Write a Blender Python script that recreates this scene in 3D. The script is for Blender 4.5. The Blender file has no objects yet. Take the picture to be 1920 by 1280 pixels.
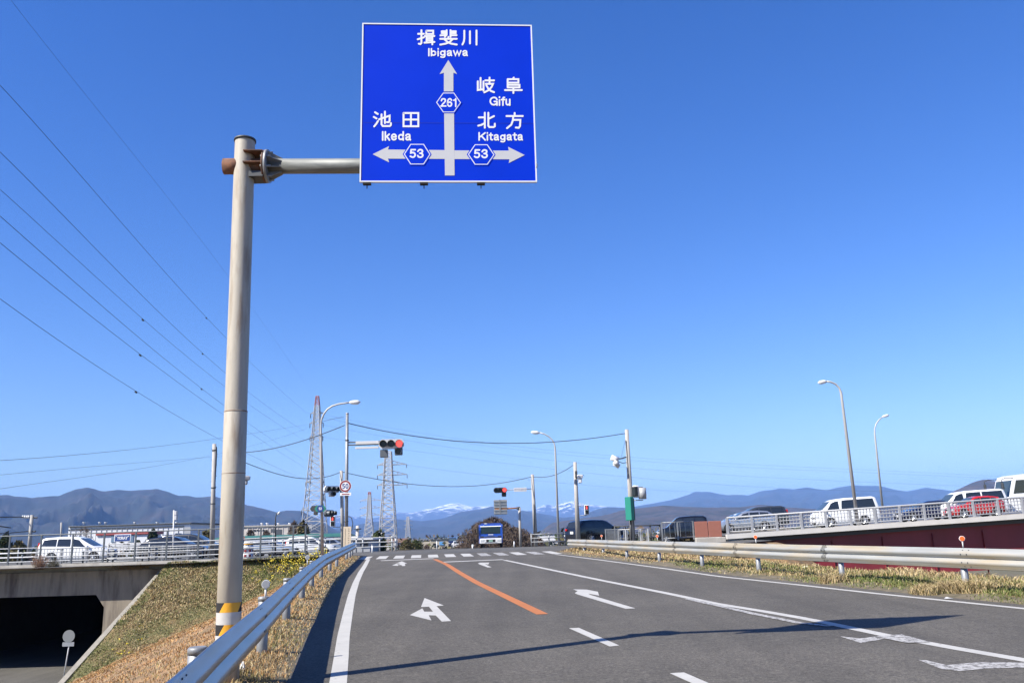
import bpy, math, random
import numpy as np
from mathutils import Vector, Matrix

# ------------------------------------------------------------------ camera, sky, sun, exposure
scene = bpy.context.scene
COL = scene.collection
FPX, HORIZ, ROLL = 1560.0, 1002.0, math.radians(1.75)       # focal length in photo pixels, horizon row, roll
PITCH = math.atan((HORIZ - 640) * math.cos(ROLL) / FPX)
_F = Vector((0, math.cos(PITCH), math.sin(PITCH)))
_U0 = Vector((0, -math.sin(PITCH), math.cos(PITCH)))
_R0 = Vector((1, 0, 0))
_R = _R0 * math.cos(ROLL) - _U0 * math.sin(ROLL)
_U = _U0 * math.cos(ROLL) + _R0 * math.sin(ROLL)
cam = bpy.data.cameras.new('camera')
cam.sensor_width = 36.0
cam.sensor_fit = 'HORIZONTAL'
cam.lens = 36.0 * FPX / 1920.0
cam.clip_start = 0.1
cam.clip_end = 90000.0
camo = bpy.data.objects.new('camera', cam)
COL.objects.link(camo)
camo.matrix_world = Matrix(((_R.x, _U.x, -_F.x, 0), (_R.y, _U.y, -_F.y, 0), (_R.z, _U.z, -_F.z, 0), (0, 0, 0, 1)))
scene.camera = camo

SUN_K = Vector((0.85, 0.55, -1.0)).normalized()             # the way the sunlight travels
SUN_EL = math.asin(-SUN_K.z)
SUN_AZ = math.atan2(-SUN_K.x, -SUN_K.y)
world = bpy.data.worlds.new('World')
scene.world = world
world.use_nodes = True
wn = world.node_tree
bg = wn.nodes['Background']
sky = wn.nodes.new('ShaderNodeTexSky')
sky.sky_type = 'NISHITA'
sky.sun_disc = False
sky.sun_elevation = SUN_EL
sky.sun_rotation = SUN_AZ
sky.altitude = 0.0
sky.air_density = 1.0
sky.dust_density = 0.35
sky.ozone_density = 3.0
hsv = wn.nodes.new('ShaderNodeHueSaturation')
hsv.inputs['Hue'].default_value = 0.519
hsv.inputs['Saturation'].default_value = 1.36
hsv.inputs['Value'].default_value = 1.0
wn.links.new(sky.outputs[0], hsv.inputs['Color'])
wn.links.new(hsv.outputs[0], bg.inputs[0])
bg.inputs[1].default_value = 0.09
sun = bpy.data.lights.new('sun', 'SUN')
sun.energy = 5.0
sun.angle = math.radians(0.5)
sun.color = (1.0, 0.945, 0.85)
suno = bpy.data.objects.new('sun', sun)
COL.objects.link(suno)
suno.rotation_euler = SUN_K.to_track_quat('-Z', 'Y').to_euler()
vs = scene.view_settings
vs.view_transform = 'Standard'
vs.look = 'None'
vs.exposure = 1.1
vs.gamma = 1.0
scene.cycles.max_bounces = 6
scene.cycles.volume_bounces = 0
scene.cycles.use_denoising = True

# ------------------------------------------------------------------ calibration helpers
def ray(u, v):
    return _F + _R * ((u - 960) / FPX) + _U * ((640 - v) / FPX)
def P(u, v, Y):
    d = ray(u, v)
    return d * (Y / d.y)
def XU(u, Y, v=1000):
    return P(u, v, Y).x
def zroad(Y):
    if Y < 41: z = -1.35 + 0.0145 * (Y - 6)
    elif Y < 45: z = -0.8425 + 0.0145 * ((Y - 41) - (Y - 41) ** 2 / 8)
    elif Y < 57: z = -0.8135
    elif Y < 67: z = -0.8135 - 0.0017 * (Y - 57) ** 2
    else: z = -0.9835 - 0.012 * (Y - 67)
    return max(z, -7.0)
def G(u, v, dz=0.0):
    d = ray(u, v)
    lo, hi = 1.0, 400.0
    for _ in range(60):
        m = 0.5 * (lo + hi)
        t = m / d.y
        if d.z * t > zroad(m) + dz: lo = m
        else: hi = m
    return d * (lo / d.y)
def interp(x, pts):
    if x <= pts[0][0]:
        (a, b), (c, d) = pts[0], pts[1]
    elif x >= pts[-1][0]:
        (a, b), (c, d) = pts[-2], pts[-1]
    else:
        for i in range(len(pts) - 1):
            if pts[i][0] <= x <= pts[i + 1][0]:
                (a, b), (c, d) = pts[i], pts[i + 1]
                break
    return b + (d - b) * (x - a) / (c - a)
def sstep(a, b, x):
    t = min(1, max(0, (x - a) / (b - a)))
    return t * t * (3 - 2 * t)
rnd = random.Random(7)
nrs = np.random.RandomState(11)

# ------------------------------------------------------------------ mesh helpers
class MB:
    def __init__(s): s.v = []; s.f = []; s.m = []; s.smooth = []
    def add(s, vs_, fs, mi=0, sm=False):
        o = len(s.v)
        s.v += [tuple(p) for p in vs_]
        for f in fs:
            s.f.append(tuple(i + o for i in f)); s.m.append(mi); s.smooth.append(sm)
        return s
    def box(s, c, size, mat=None, mi=0):
        hx, hy, hz = size[0] / 2, size[1] / 2, size[2] / 2
        pts = [Vector((x, y, z)) for x in (-hx, hx) for y in (-hy, hy) for z in (-hz, hz)]
        if mat is not None: pts = [mat @ p for p in pts]
        c = Vector(c)
        return s.add([p + c for p in pts], [(0, 1, 3, 2), (4, 6, 7, 5), (0, 4, 5, 1), (2, 3, 7, 6), (0, 2, 6, 4), (1, 5, 7, 3)], mi)
    def bbox(s, c, size, b=0.02, mat=None, mi=0):
        # box with its twelve edges chamfered
        h = [size[0] / 2, size[1] / 2, size[2] / 2]
        b = min(b, min(h) * .6)
        pts, idx = [], {}
        for sx in (-1, 1):
            for sy in (-1, 1):
                for sz in (-1, 1):
                    for ax in range(3):
                        q = [sx * (h[0] - b), sy * (h[1] - b), sz * (h[2] - b)]
                        q[ax] = (sx, sy, sz)[ax] * h[ax]
                        idx[(sx, sy, sz, ax)] = len(pts); pts.append(Vector(q))
        fs = []
        for ax in range(3):
            a1, a2 = (ax + 1) % 3, (ax + 2) % 3
            for sg in (-1, 1):
                loop = []
                for (p, q) in ((-1, -1), (1, -1), (1, 1), (-1, 1)):
                    k = [0, 0, 0]; k[ax] = sg; k[a1] = p; k[a2] = q
                    loop.append(idx[(*k, ax)])
                fs.append(tuple(loop if sg > 0 else loop[::-1]))
            for p in (-1, 1):
                for q in (-1, 1):
                    k0 = [0, 0, 0]; k0[ax] = -1; k0[a1] = p; k0[a2] = q
                    k1 = list(k0); k1[ax] = 1
                    f = (idx[(*k0, a1)], idx[(*k1, a1)], idx[(*k1, a2)], idx[(*k0, a2)])
                    fs.append(f if p * q < 0 else f[::-1])
        for sx in (-1, 1):
            for sy in (-1, 1):
                for sz in (-1, 1):
                    f = (idx[(sx, sy, sz, 0)], idx[(sx, sy, sz, 1)], idx[(sx, sy, sz, 2)])
                    fs.append(f if sx * sy * sz > 0 else f[::-1])
        if mat is not None: pts = [mat @ p for p in pts]
        c = Vector(c)
        return s.add([p + c for p in pts], fs, mi)
    def tube(s, pts, r, n=8, cap=True, mi=0, sm=True):
        pts = [Vector(p) for p in pts]
        rs = r if isinstance(r, (list, tuple)) else [r] * len(pts)
        vv, ff = [], []
        ref = None
        for i, p in enumerate(pts):
            if i == 0: t = pts[1] - pts[0]
            elif i == len(pts) - 1: t = pts[-1] - pts[-2]
            else: t = pts[i + 1] - pts[i - 1]
            t.normalize()
            if ref is None:
                ref = Vector((0, 0, 1)) if abs(t.z) < 0.9 else Vector((1, 0, 0))
            a = ref - t * ref.dot(t)
            if a.length < 1e-5: a = t.orthogonal()
            a.normalize(); ref = a
            b = t.cross(a)
            for k in range(n):
                an = 2 * math.pi * k / n
                vv.append(p + a * (rs[i] * math.cos(an)) + b * (rs[i] * math.sin(an)))
        for i in range(len(pts) - 1):
            for k in range(n):
                k2 = (k + 1) % n
                ff.append((i * n + k, i * n + k2, (i + 1) * n + k2, (i + 1) * n + k))
        s.add(vv, ff, mi, sm)
        if cap:
            o = len(s.v) - len(vv)
            s.f.append(tuple(o + k for k in range(n))[::-1]); s.m.append(mi); s.smooth.append(False)
            e = o + (len(pts) - 1) * n
            s.f.append(tuple(e + k for k in range(n))); s.m.append(mi); s.smooth.append(False)
        return s
    def bar(s, a, b, w, mi=0):
        return s.tube([a, b], w * .7071, 4, True, mi, False)
    def disc(s, c, nrm, r, th, n=20, mi=0):
        c = Vector(c); nrm = Vector(nrm).normalized()
        return s.tube([c - nrm * th / 2, c + nrm * th / 2], r, n, True, mi, True)
    def prism(s, poly, d, mi=0, mi_side=None):
        # planar polygon (world points) extruded along vector d, closed
        n = len(poly); d = Vector(d)
        a = [Vector(p) for p in poly]; b = [p + d for p in a]
        o = len(s.v)
        s.add(a + b, [tuple(range(n))[::-1], tuple(range(n, 2 * n))], mi)
        fs = [(o + i, o + (i + 1) % n, o + n + (i + 1) % n, o + n + i) for i in range(n)]
        for f in fs:
            s.f.append(f); s.m.append(mi if mi_side is None else mi_side); s.smooth.append(False)
        return s
    def sweep(s, prof, path, closed=False, mi=0, sm=True, cap=False, fn=None):
        # prof: list of (side, up) offsets; path: points; side = horizontal right-hand of travel
        path = [Vector(p) for p in path]; vv = []; n = len(prof)
        for i, p in enumerate(path):
            t = path[min(i + 1, len(path) - 1)] - path[max(i - 1, 0)]
            t.z = 0; t.normalize()
            if fn: t = Vector((fn(p.y + .4) - fn(p.y - .4), .8, 0)).normalized() * (1 if t.y > 0 else -1)
            side = Vector((t.y, -t.x, 0))
            for (a, b) in prof: vv.append(p + side * a + Vector((0, 0, b)))
        ff = []
        for i in range(len(path) - 1):
            for k in range(n if closed else n - 1):
                k2 = (k + 1) % n
                ff.append((i * n + k, i * n + k2, (i + 1) * n + k2, (i + 1) * n + k))
        o = len(s.v)
        s.add(vv, ff, mi, sm)
        if cap:
            s.add(vv[:n], [tuple(range(n))], mi); s.add(vv[-n:], [tuple(range(n))[::-1]], mi)
        return s
    def grid(s, rows, mi=0, sm=True):
        nr, nc = len(rows), len(rows[0])
        vv = [p for r in rows for p in r]
        ff = [(i * nc + j, i * nc + j + 1, (i + 1) * nc + j + 1, (i + 1) * nc + j) for i in range(nr - 1) for j in range(nc - 1)]
        return s.add(vv, ff, mi, sm)
    def build(s, name, mats, parent=None, local=False):
        org = Vector((0, 0, 0)) if (parent is None or local) else ORG.get(parent.name, Vector((0, 0, 0)))
        me = bpy.data.meshes.new(name)
        me.from_pydata([(p[0] - org.x, p[1] - org.y, p[2] - org.z) for p in s.v], [], s.f)
        if not isinstance(mats, (list, tuple)): mats = [mats]
        for m in mats: me.materials.append(m)
        me.polygons.foreach_set('material_index', s.m)
        me.polygons.foreach_set('use_smooth', s.smooth)
        me.update()
        o = bpy.data.objects.new(name, me)
        COL.objects.link(o)
        if parent is not None:
            o.parent = parent
            ORG[o.name] = org
        return o
ORG = {}
def tag(o, label=None, cat=None, group=None, kind=None):
    if label: o['label'] = label
    if cat: o['category'] = cat
    if group: o['group'] = group
    if kind: o['kind'] = kind
    return o
def thing(name, label, cat, loc, group=None, rz=0.0):
    o = bpy.data.objects.new(name, None)
    o.empty_display_size = 0.3
    COL.objects.link(o)
    o.location = loc
    o.rotation_euler = (0, 0, rz)
    ORG[o.name] = Vector(loc)
    return tag(o, label, cat, group)
def copy_tree(o, parent=None):
    c = o.copy(); COL.objects.link(c)
    if parent is not None: c.parent = parent
    for ch in o.children: copy_tree(ch, c)
    return c

# ------------------------------------------------------------------ materials
def mat(name, col, rough=0.6, metal=0.0, var=0.0, scale=3.0, col2=None, lo=0.4, hi=0.6, stretch=(1, 1, 1), bump=0.0,
        bscale=40.0, spec=0.5, emit=None, estr=0.0, speck=0.0, speckscale=120.0, coat=0.0):
    col = tuple(c * .84 for c in col); col2 = tuple(c * .84 for c in col2) if col2 else None
    m = bpy.data.materials.new(name); m.use_nodes = True
    nt = m.node_tree; N = nt.nodes; L = nt.links
    b = N['Principled BSDF']
    b.inputs['Roughness'].default_value = rough
    b.inputs['Metallic'].default_value = metal
    b.inputs['Specular IOR Level'].default_value = spec
    if coat: b.inputs['Coat Weight'].default_value = coat; b.inputs['Coat Roughness'].default_value = 0.05
    base = N.new('ShaderNodeRGB'); base.outputs[0].default_value = (*col, 1)
    out = base.outputs[0]
    tc = mp = None
    if col2 is not None or var or bump or speck:
        tc = N.new('ShaderNodeTexCoord'); mp = N.new('ShaderNodeMapping')
        mp.inputs['Scale'].default_value = stretch
        L.new(tc.outputs['Object'], mp.inputs[0])
    if col2 is not None:
        nz = N.new('ShaderNodeTexNoise'); nz.inputs['Scale'].default_value = scale; nz.inputs['Detail'].default_value = 6; nz.inputs['Roughness'].default_value = 0.6
        L.new(mp.outputs[0], nz.inputs['Vector'])
        mr = N.new('ShaderNodeMapRange'); mr.inputs[1].default_value = lo; mr.inputs[2].default_value = hi
        L.new(nz.outputs[0], mr.inputs[0])
        mx = N.new('ShaderNodeMix'); mx.data_type = 'RGBA'
        L.new(mr.outputs[0], mx.inputs[0]); L.new(out, mx.inputs[6]); mx.inputs[7].default_value = (*col2, 1)
        out = mx.outputs[2]
    if var:
        nz = N.new('ShaderNodeTexNoise'); nz.inputs['Scale'].default_value = scale * 2.3; nz.inputs['Detail'].default_value = 5
        L.new(mp.outputs[0], nz.inputs['Vector'])
        mr = N.new('ShaderNodeMapRange'); mr.inputs[1].default_value = .25; mr.inputs[2].default_value = .75; mr.inputs[3].default_value = 1 - var; mr.inputs[4].default_value = 1 + var
        L.new(nz.outputs[0], mr.inputs[0])
        vm = N.new('ShaderNodeVectorMath'); vm.operation = 'SCALE'
        L.new(out, vm.inputs[0]); L.new(mr.outputs[0], vm.inputs['Scale'])
        out = vm.outputs[0]
    if speck:
        nz = N.new('ShaderNodeTexNoise'); nz.inputs['Scale'].default_value = speckscale; nz.inputs['Detail'].default_value = 2
        L.new(tc.outputs['Object'], nz.inputs['Vector'])
        mr = N.new('ShaderNodeMapRange'); mr.inputs[1].default_value = .3; mr.inputs[2].default_value = .7; mr.inputs[3].default_value = 1 - speck; mr.inputs[4].default_value = 1 + speck
        L.new(nz.outputs[0], mr.inputs[0])
        vm = N.new('ShaderNodeVectorMath'); vm.operation = 'SCALE'
        L.new(out, vm.inputs[0]); L.new(mr.outputs[0], vm.inputs['Scale'])
        out = vm.outputs[0]
    L.new(out, b.inputs['Base Color'])
    if bump:
        nz = N.new('ShaderNodeTexNoise'); nz.inputs['Scale'].default_value = bscale; nz.inputs['Detail'].default_value = 4
        L.new(tc.outputs['Object'], nz.inputs['Vector'])
        bp = N.new('ShaderNodeBump'); bp.inputs['Strength'].default_value = bump; bp.inputs['Distance'].default_value = 0.02
        L.new(nz.outputs[0], bp.inputs['Height']); L.new(bp.outputs[0], b.inputs['Normal'])
    if emit:
        b.inputs['Emission Color'].default_value = (*emit, 1); b.inputs['Emission Strength'].default_value = estr
    return m
def attr_mat(name, rough=0.8, trans=0.0):
    m = bpy.data.materials.new(name); m.use_nodes = True
    nt = m.node_tree; b = nt.nodes['Principled BSDF']
    a = nt.nodes.new('ShaderNodeAttribute'); a.attribute_name = 'tint'
    nt.links.new(a.outputs['Color'], b.inputs['Base Color'])
    b.inputs['Roughness'].default_value = rough
    b.inputs['Specular IOR Level'].default_value = 0.2
    return m
def glass_mat(name, col=(.02, .025, .03), rough=0.04):
    return mat(name, col, rough, spec=0.8)

M = {}
M['galv'] = mat('galvanised steel', (.30, .31, .32), .5, .35, var=.12, scale=6, col2=(.22, .23, .24), lo=.4, hi=.7)
M['lamppost'] = mat('pale lamp post paint', (.46, .46, .45), .45, .1, var=.06, scale=2)
M['railpaint'] = mat('pale grey rail paint', (.36, .37, .39), .5, .1, var=.06, scale=2)
M['galv_rail'] = mat('guardrail steel', (.33, .34, .36), .30, .9, var=.14, scale=2, col2=(.36, .33, .28), lo=.45, hi=.7, stretch=(1, .5, 4))
M['galv_old'] = mat('weathered zinc', (.36, .365, .35), .55, .25, var=.14, scale=1.2, col2=(.42, .36, .26), lo=.45, hi=.62, stretch=(.4, .4, 4))
M['polepaint'] = mat('weathered cream paint', (.45, .41, .335), .55, 0, var=.09, scale=2.2, col2=(.24, .165, .10), lo=.52, hi=.76, stretch=(4, 4, .6), bump=.08, bscale=30)
M['rust'] = mat('rusty steel', (.20, .085, .045), .85, .1, var=.3, scale=9, col2=(.10, .06, .045), lo=.4, hi=.6)
M['rust_light'] = mat('rust stained zinc', (.34, .28, .22), .75, .2, var=.2, scale=8, col2=(.24, .12, .07), lo=.45, hi=.6)
M['black'] = mat('black rubber', (.012, .012, .013), .75)
M['dark'] = mat('dark grey metal', (.06, .065, .07), .55, .3)
M['darkpost'] = mat('dark fence steel', (.13, .145, .155), .5, .4)
M['white'] = mat('white painted metal', (.72, .72, .71), .45, 0, var=.05, scale=2)
M['whitepipe'] = mat('white pipe paint', (.46, .47, .48), .45, 0, var=.1, scale=.8)
M['signblue'] = mat('sign blue sheeting', (.0006, .035, .60), .6, 0, var=.06, scale=.7, spec=.06)
M['signwhite'] = mat('sign white sheeting', (.82, .82, .83), .5, 0, spec=.3)
M['signgrey'] = mat('sign arrow sheeting', (.57, .57, .585), .5, 0, spec=.3, var=.03, scale=2)
M['signback'] = mat('aluminium sign back', (.42, .43, .44), .45, .6, var=.06)
M['yellow'] = mat('amber hazard tape', (.80, .38, .02), .5, 0, var=.05)
M['orange'] = mat('orange reflector', (.85, .13, .02), .4, emit=None)
M['redpaint'] = mat('red sign paint', (.24, .014, .016), .5)
M['bluepaint'] = mat('blue sign paint', (.012, .05, .22), .5)
M['greensign'] = mat('green sign paint', (.02, .22, .16), .5)
M['lens_off'] = mat('unlit lamp lens', (.02, .025, .025), .35)
M['lens_red'] = mat('lit red lamp', (.6, .05, .04), .4, emit=(1, .07, .06), estr=1.0)
M['signalgrey'] = mat('signal housing grey', (.40, .41, .42), .5, .1)
M['signalpale'] = mat('signal housing pale', (.58, .58, .58), .5, 0)
M['signaldark'] = mat('signal housing dark', (.10, .115, .13), .5, .1)
M['signalwhite'] = mat('signal housing white', (.72, .72, .72), .5)
M['concretepole'] = mat('concrete pole', (.40, .38, .35), .85, 0, var=.12, scale=2.0, stretch=(2, 2, .5))
M['concrete'] = mat('pale concrete', (.46, .43, .38), .85, 0, var=.18, scale=1.2, col2=(.34, .31, .27), lo=.45, hi=.65)
M['wire'] = mat('dark wire', (.03, .032, .035), .6)
M['glass'] = glass_mat('car glass')
M['glass_blue'] = mat('windscreen glass', (.05, .075, .09), .04, spec=.9)
M['tyre'] = mat('tyre rubber', (.018, .018, .018), .8)
M['rim'] = mat('alloy rim', (.55, .56, .57), .3, .8)
M['chrome'] = mat('bright trim', (.65, .66, .67), .2, .9)
M['lampglass'] = mat('headlamp glass', (.6, .62, .64), .15, .3)
M['tail'] = mat('red tail lamp', (.5, .02, .02), .2)
M['plate'] = mat('number plate', (.8, .8, .78), .5)
M['brownpanel'] = mat('brown steel panel', (.33, .125, .085), .6, var=.06, scale=2)
M['wood'] = mat('bare wood', (.16, .12, .09), .9, var=.2)
M['pylon'] = mat('pylon steel', (.48, .48, .48), .55, .3, var=.08, scale=.1)
M['pylonred'] = mat('pylon red paint', (.40, .16, .14), .6)

# asphalt: fine aggregate, soft patches, faint wear
def asphalt(name, col, warm=0.0):
    m = bpy.data.materials.new(name); m.use_nodes = True
    nt = m.node_tree; N = nt.nodes; L = nt.links; b = N['Principled BSDF']
    b.inputs['Roughness'].default_value = .85; b.inputs['Specular IOR Level'].default_value = .3
    tc = N.new('ShaderNodeTexCoord')
    def noise(scale, det=4, st=None, rgh=.6):
        n = N.new('ShaderNodeTexNoise'); n.inputs['Scale'].default_value = scale; n.inputs['Detail'].default_value = det; n.inputs['Roughness'].default_value = rgh
        if st:
            mp = N.new('ShaderNodeMapping'); mp.inputs['Scale'].default_value = st; mp.inputs['Rotation'].default_value = (0, 0, -.18)
            L.new(tc.outputs['Object'], mp.inputs[0]); L.new(mp.outputs[0], n.inputs['Vector'])
        else: L.new(tc.outputs['Object'], n.inputs['Vector'])
        return n.outputs[0]
    def rng(s, a, b_, c, d):
        r = N.new('ShaderNodeMapRange'); r.inputs[1].default_value = a; r.inputs[2].default_value = b_; r.inputs[3].default_value = c; r.inputs[4].default_value = d
        L.new(s, r.inputs[0]); return r.outputs[0]
    def mul(a, b_):
        k = N.new('ShaderNodeMath'); k.operation = 'MULTIPLY'; L.new(a, k.inputs[0]); L.new(b_, k.inputs[1]); return k.outputs[0]
    f = mul(rng(noise(95, 2), .3, .7, .5, 1.5), mul(rng(noise(30, 3), .3, .7, .62, 1.38), rng(noise(8, 3), .3, .7, .9, 1.1)))
    f = mul(f, rng(noise(.35, 4), .3, .7, .84, 1.16))
    f = mul(f, rng(noise(.8, 4, (2.2, .10, 1)), .3, .7, .86, 1.14))
    # pale scuffs
    sc = rng(noise(1.3, 6, (.5, 2.5, 1), .7), .60, .78, 0, .5)
    # dark specks / tar
    tar = rng(noise(9, 5, None, .75), .70, .76, 1.0, .55)
    f = mul(f, tar)
    # pale chips of stone
    vo = N.new('ShaderNodeTexVoronoi'); vo.inputs['Scale'].default_value = 22
    L.new(tc.outputs['Object'], vo.inputs['Vector'])
    chip = rng(vo.outputs['Distance'], .06, .12, 1.45, 1.0)
    f = mul(f, chip)
    vm = N.new('ShaderNodeVectorMath'); vm.operation = 'SCALE'; vm.inputs[0].default_value = col; L.new(f, vm.inputs['Scale'])
    mx = N.new('ShaderNodeMix'); mx.data_type = 'RGBA'; L.new(sc, mx.inputs[0]); L.new(vm.outputs[0], mx.inputs[6])
    mx.inputs[7].default_value = (col[0] * 1.9, col[1] * 1.85, col[2] * 1.75, 1)
    # hairline cracks
    ck = N.new('ShaderNodeTexVoronoi'); ck.feature = 'DISTANCE_TO_EDGE'; ck.inputs['Scale'].default_value = .33
    wv = N.new('ShaderNodeTexNoise'); wv.inputs['Scale'].default_value = 2.0; wv.inputs['Detail'].default_value = 5
    L.new(tc.outputs['Object'], wv.inputs['Vector'])
    va = N.new('ShaderNodeVectorMath'); va.operation = 'MULTIPLY_ADD'; L.new(wv.outputs['Color'], va.inputs[0]); va.inputs[1].default_value = (1.1, 1.1, 0); L.new(tc.outputs['Object'], va.inputs[2])
    L.new(va.outputs[0], ck.inputs['Vector'])
    cr = mul(rng(ck.outputs['Distance'], .0, .0045, .5, 0.0), rng(noise(.25, 2), .5, .6, 0, 1))
    mx2 = N.new('ShaderNodeMix'); mx2.data_type = 'RGBA'; L.new(cr, mx2.inputs[0]); L.new(mx.outputs[2], mx2.inputs[6]); mx2.inputs[7].default_value = (.03, .03, .03, 1)
    L.new(mx2.outputs[2], b.inputs['Base Color'])
    bp = N.new('ShaderNodeBump'); bp.inputs['Strength'].default_value = .25; bp.inputs['Distance'].default_value = .01
    L.new(noise(90, 3), bp.inputs['Height']); L.new(bp.outputs[0], b.inputs['Normal'])
    return m
ASPH = (.079, .072, .0605)
M['asphalt'] = asphalt('worn asphalt', ASPH)
M['asphalt2'] = asphalt('older asphalt', (.086, .082, .073))
def paint(name, col, wear_lo, wear_hi, scale=9.0):
    m = bpy.data.materials.new(name); m.use_nodes = True
    nt = m.node_tree; N = nt.nodes; L = nt.links; b = N['Principled BSDF']
    b.inputs['Roughness'].default_value = .7
    tc = N.new('ShaderNodeTexCoord')
    n = N.new('ShaderNodeTexNoise'); n.inputs['Scale'].default_value = scale; n.inputs['Detail'].default_value = 8; n.inputs['Roughness'].default_value = .75
    L.new(tc.outputs['Object'], n.inputs['Vector'])
    r = N.new('ShaderNodeMapRange'); r.inputs[1].default_value = wear_lo; r.inputs[2].default_value = wear_hi
    L.new(n.outputs[0], r.inputs[0])
    n2 = N.new('ShaderNodeTexNoise'); n2.inputs['Scale'].default_value = 2.5; n2.inputs['Detail'].default_value = 4
    L.new(tc.outputs['Object'], n2.inputs['Vector'])
    r2 = N.new('ShaderNodeMapRange'); r2.inputs[3].default_value = .82; r2.inputs[4].default_value = 1.12; L.new(n2.outputs[0], r2.inputs[0])
    vm = N.new('ShaderNodeVectorMath'); vm.operation = 'SCALE'; vm.inputs[0].default_value = col; L.new(r2.outputs[0], vm.inputs['Scale'])
    mx = N.new('ShaderNodeMix'); mx.data_type = 'RGBA'
    L.new(r.outputs[0], mx.inputs[0]); L.new(vm.outputs[0], mx.inputs[6]); mx.inputs[7].default_value = (ASPH[0] * 1.1, ASPH[1] * 1.1, ASPH[2] * 1.1, 1)
    L.new(mx.outputs[2], b.inputs['Base Color'])
    return m
M['paintw'] = paint('white road paint', (.39, .38, .35), .60, .70)
M['paintworn'] = paint('worn white road paint', (.40, .39, .37), .45, .58, 16)
M['painto'] = paint('orange road paint', (.37, .125, .03), .60, .72)

# soil with grass tint, two zone colours blended by noise
M['soil_brown'] = mat('dry grass soil', (.29, .17, .08), .95, 0, var=.25, scale=1.4, col2=(.17, .12, .06), lo=.4, hi=.62, bump=.6, bscale=9)
M['soil_green'] = mat('grassy slope soil', (.105, .10, .035), .95, 0, var=.25, scale=.9, col2=(.19, .13, .06), lo=.45, hi=.62, bump=.6, bscale=9)
M['soil_verge'] = mat('gritty verge soil', (.16, .13, .085), .95, 0, var=.25, scale=3, col2=(.10, .085, .05), lo=.4, hi=.62, bump=.5, bscale=14)
M['field'] = mat('far fields', (.10, .095, .05), .95, 0, var=.2, scale=.01, col2=(.13, .10, .06), lo=.4, hi=.6)
M['grass'] = attr_mat('grass blades')
M['leaf'] = attr_mat('leaves')

# ------------------------------------------------------------------ road geometry taken from the photograph
def curve_of(pix, dz=0.0):
    pts = sorted((tuple(G(u, v, dz)) for u, v in pix), key=lambda p: p[1])
    return [(p[1], p[0]) for p in pts]
LINE_L = curve_of([(633.9, 1280), (639.4, 1234.8), (644, 1191.7), (653.4, 1143.7), (659.7, 1115), (667.7, 1091), (676.7, 1071.9), (684, 1060.5)])
LINE_R = curve_of([(1041, 1038.6), (1120, 1048.6), (1255, 1066.7), (1342.5, 1079.5), (1500, 1096.3), (1640.4, 1112), (1778, 1126), (1920, 1140.5)])
_RT = curve_of([(314, 1278), (360, 1239.6), (403, 1202), (446, 1166.5), (491.7, 1130.6), (537, 1092), (568, 1068)], .70)
RAIL_L = [(3.2, -1.47)] + curve_of([(488, 1230), (537, 1165), (567.8, 1125.8), (587, 1104), (604.7, 1085), (620.5, 1073.6), (633.5, 1064)])
def xl_line(Y): return interp(Y, LINE_L)
def xr_line(Y): return interp(Y, LINE_R)
def x_rail(Y): return interp(Y, RAIL_L)
def xl_edge(Y):
    e = xl_line(min(Y, 40)) - .5 - (.05 * max(0, Y - 40))
    return e - (max(0, Y - 42.6) ** 2) * .3
def xr_edge(Y):
    e = xr_line(min(Y, 40)) + .45
    return e + (max(0, Y - 40) ** 2) * .22
def hn(x, y, s=1.0, seed=0):                                # cheap smooth value noise
    x, y = x * s + seed * 17.3, y * s + seed * 9.1
    xi, yi = math.floor(x), math.floor(y); fx, fy = x - xi, y - yi
    def h(a, b):
        n = math.sin(a * 127.1 + b * 311.7 + seed * 74.7) * 43758.5453
        return n - math.floor(n)
    fx, fy = fx * fx * (3 - 2 * fx), fy * fy * (3 - 2 * fy)
    return (h(xi, yi) * (1 - fx) + h(xi + 1, yi) * fx) * (1 - fy) + (h(xi, yi + 1) * (1 - fx) + h(xi + 1, yi + 1) * fx) * fy
def zlev(X):                                                # top of the embankment road that crosses
    return -0.8135 - .14 * sstep(-9, -20, X) + .05 * max(0, X - 11)
GROUND_Z = -7.5

# far ground sheet
b = MB()
b.add([(-40000, -3000, GROUND_Z), (40000, -3000, GROUND_Z), (40000, 30000, GROUND_Z), (-40000, 30000, GROUND_Z)], [(0, 1, 2, 3)])
tag(b.build('ground', M['field']), kind='structure')

# main carriageway, from behind the camera up to the junction
b = MB(); rows = []
for i in range(110):
    Y = -6 + 51.0 * i / 109
    a, c = xl_edge(Y), xr_edge(Y)
    rows.append([(a + (c - a) * j / 12, Y, zroad(Y) - (.14 * sstep(-9, -20, a + (c - a) * j / 12) if Y > 40 else 0) + (.02 * (Y - 41) * max(0, (a + (c - a) * j / 12) - 11) if Y > 41 else 0)) for j in range(13)])
b.grid(rows)
tag(b.build('road', M['asphalt']), kind='structure')
# crossing road along the top of the embankment
b = MB(); rows = []
for Y in (45.0, 47, 50, 53, 57, 60, 62.5, 74.0):
    if Y > 70:
        rows.append([(X, 74.0 if X > 4 else 62.6, zlev(X) - .004 * 30 - (.0 if X > 4 else .02)) for X in [-70 + 83.4 * j / 60 for j in range(61)]]); continue
    rows.append([(X, Y, (zlev(X) if Y < 58 else zlev(X) - .004 * (Y - 57) ** 2)) for X in [-70 + 83.4 * j / 60 for j in range(61)]])
b.grid(rows)
tag(b.build('crossing_road', M['asphalt2']), kind='structure')
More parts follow.
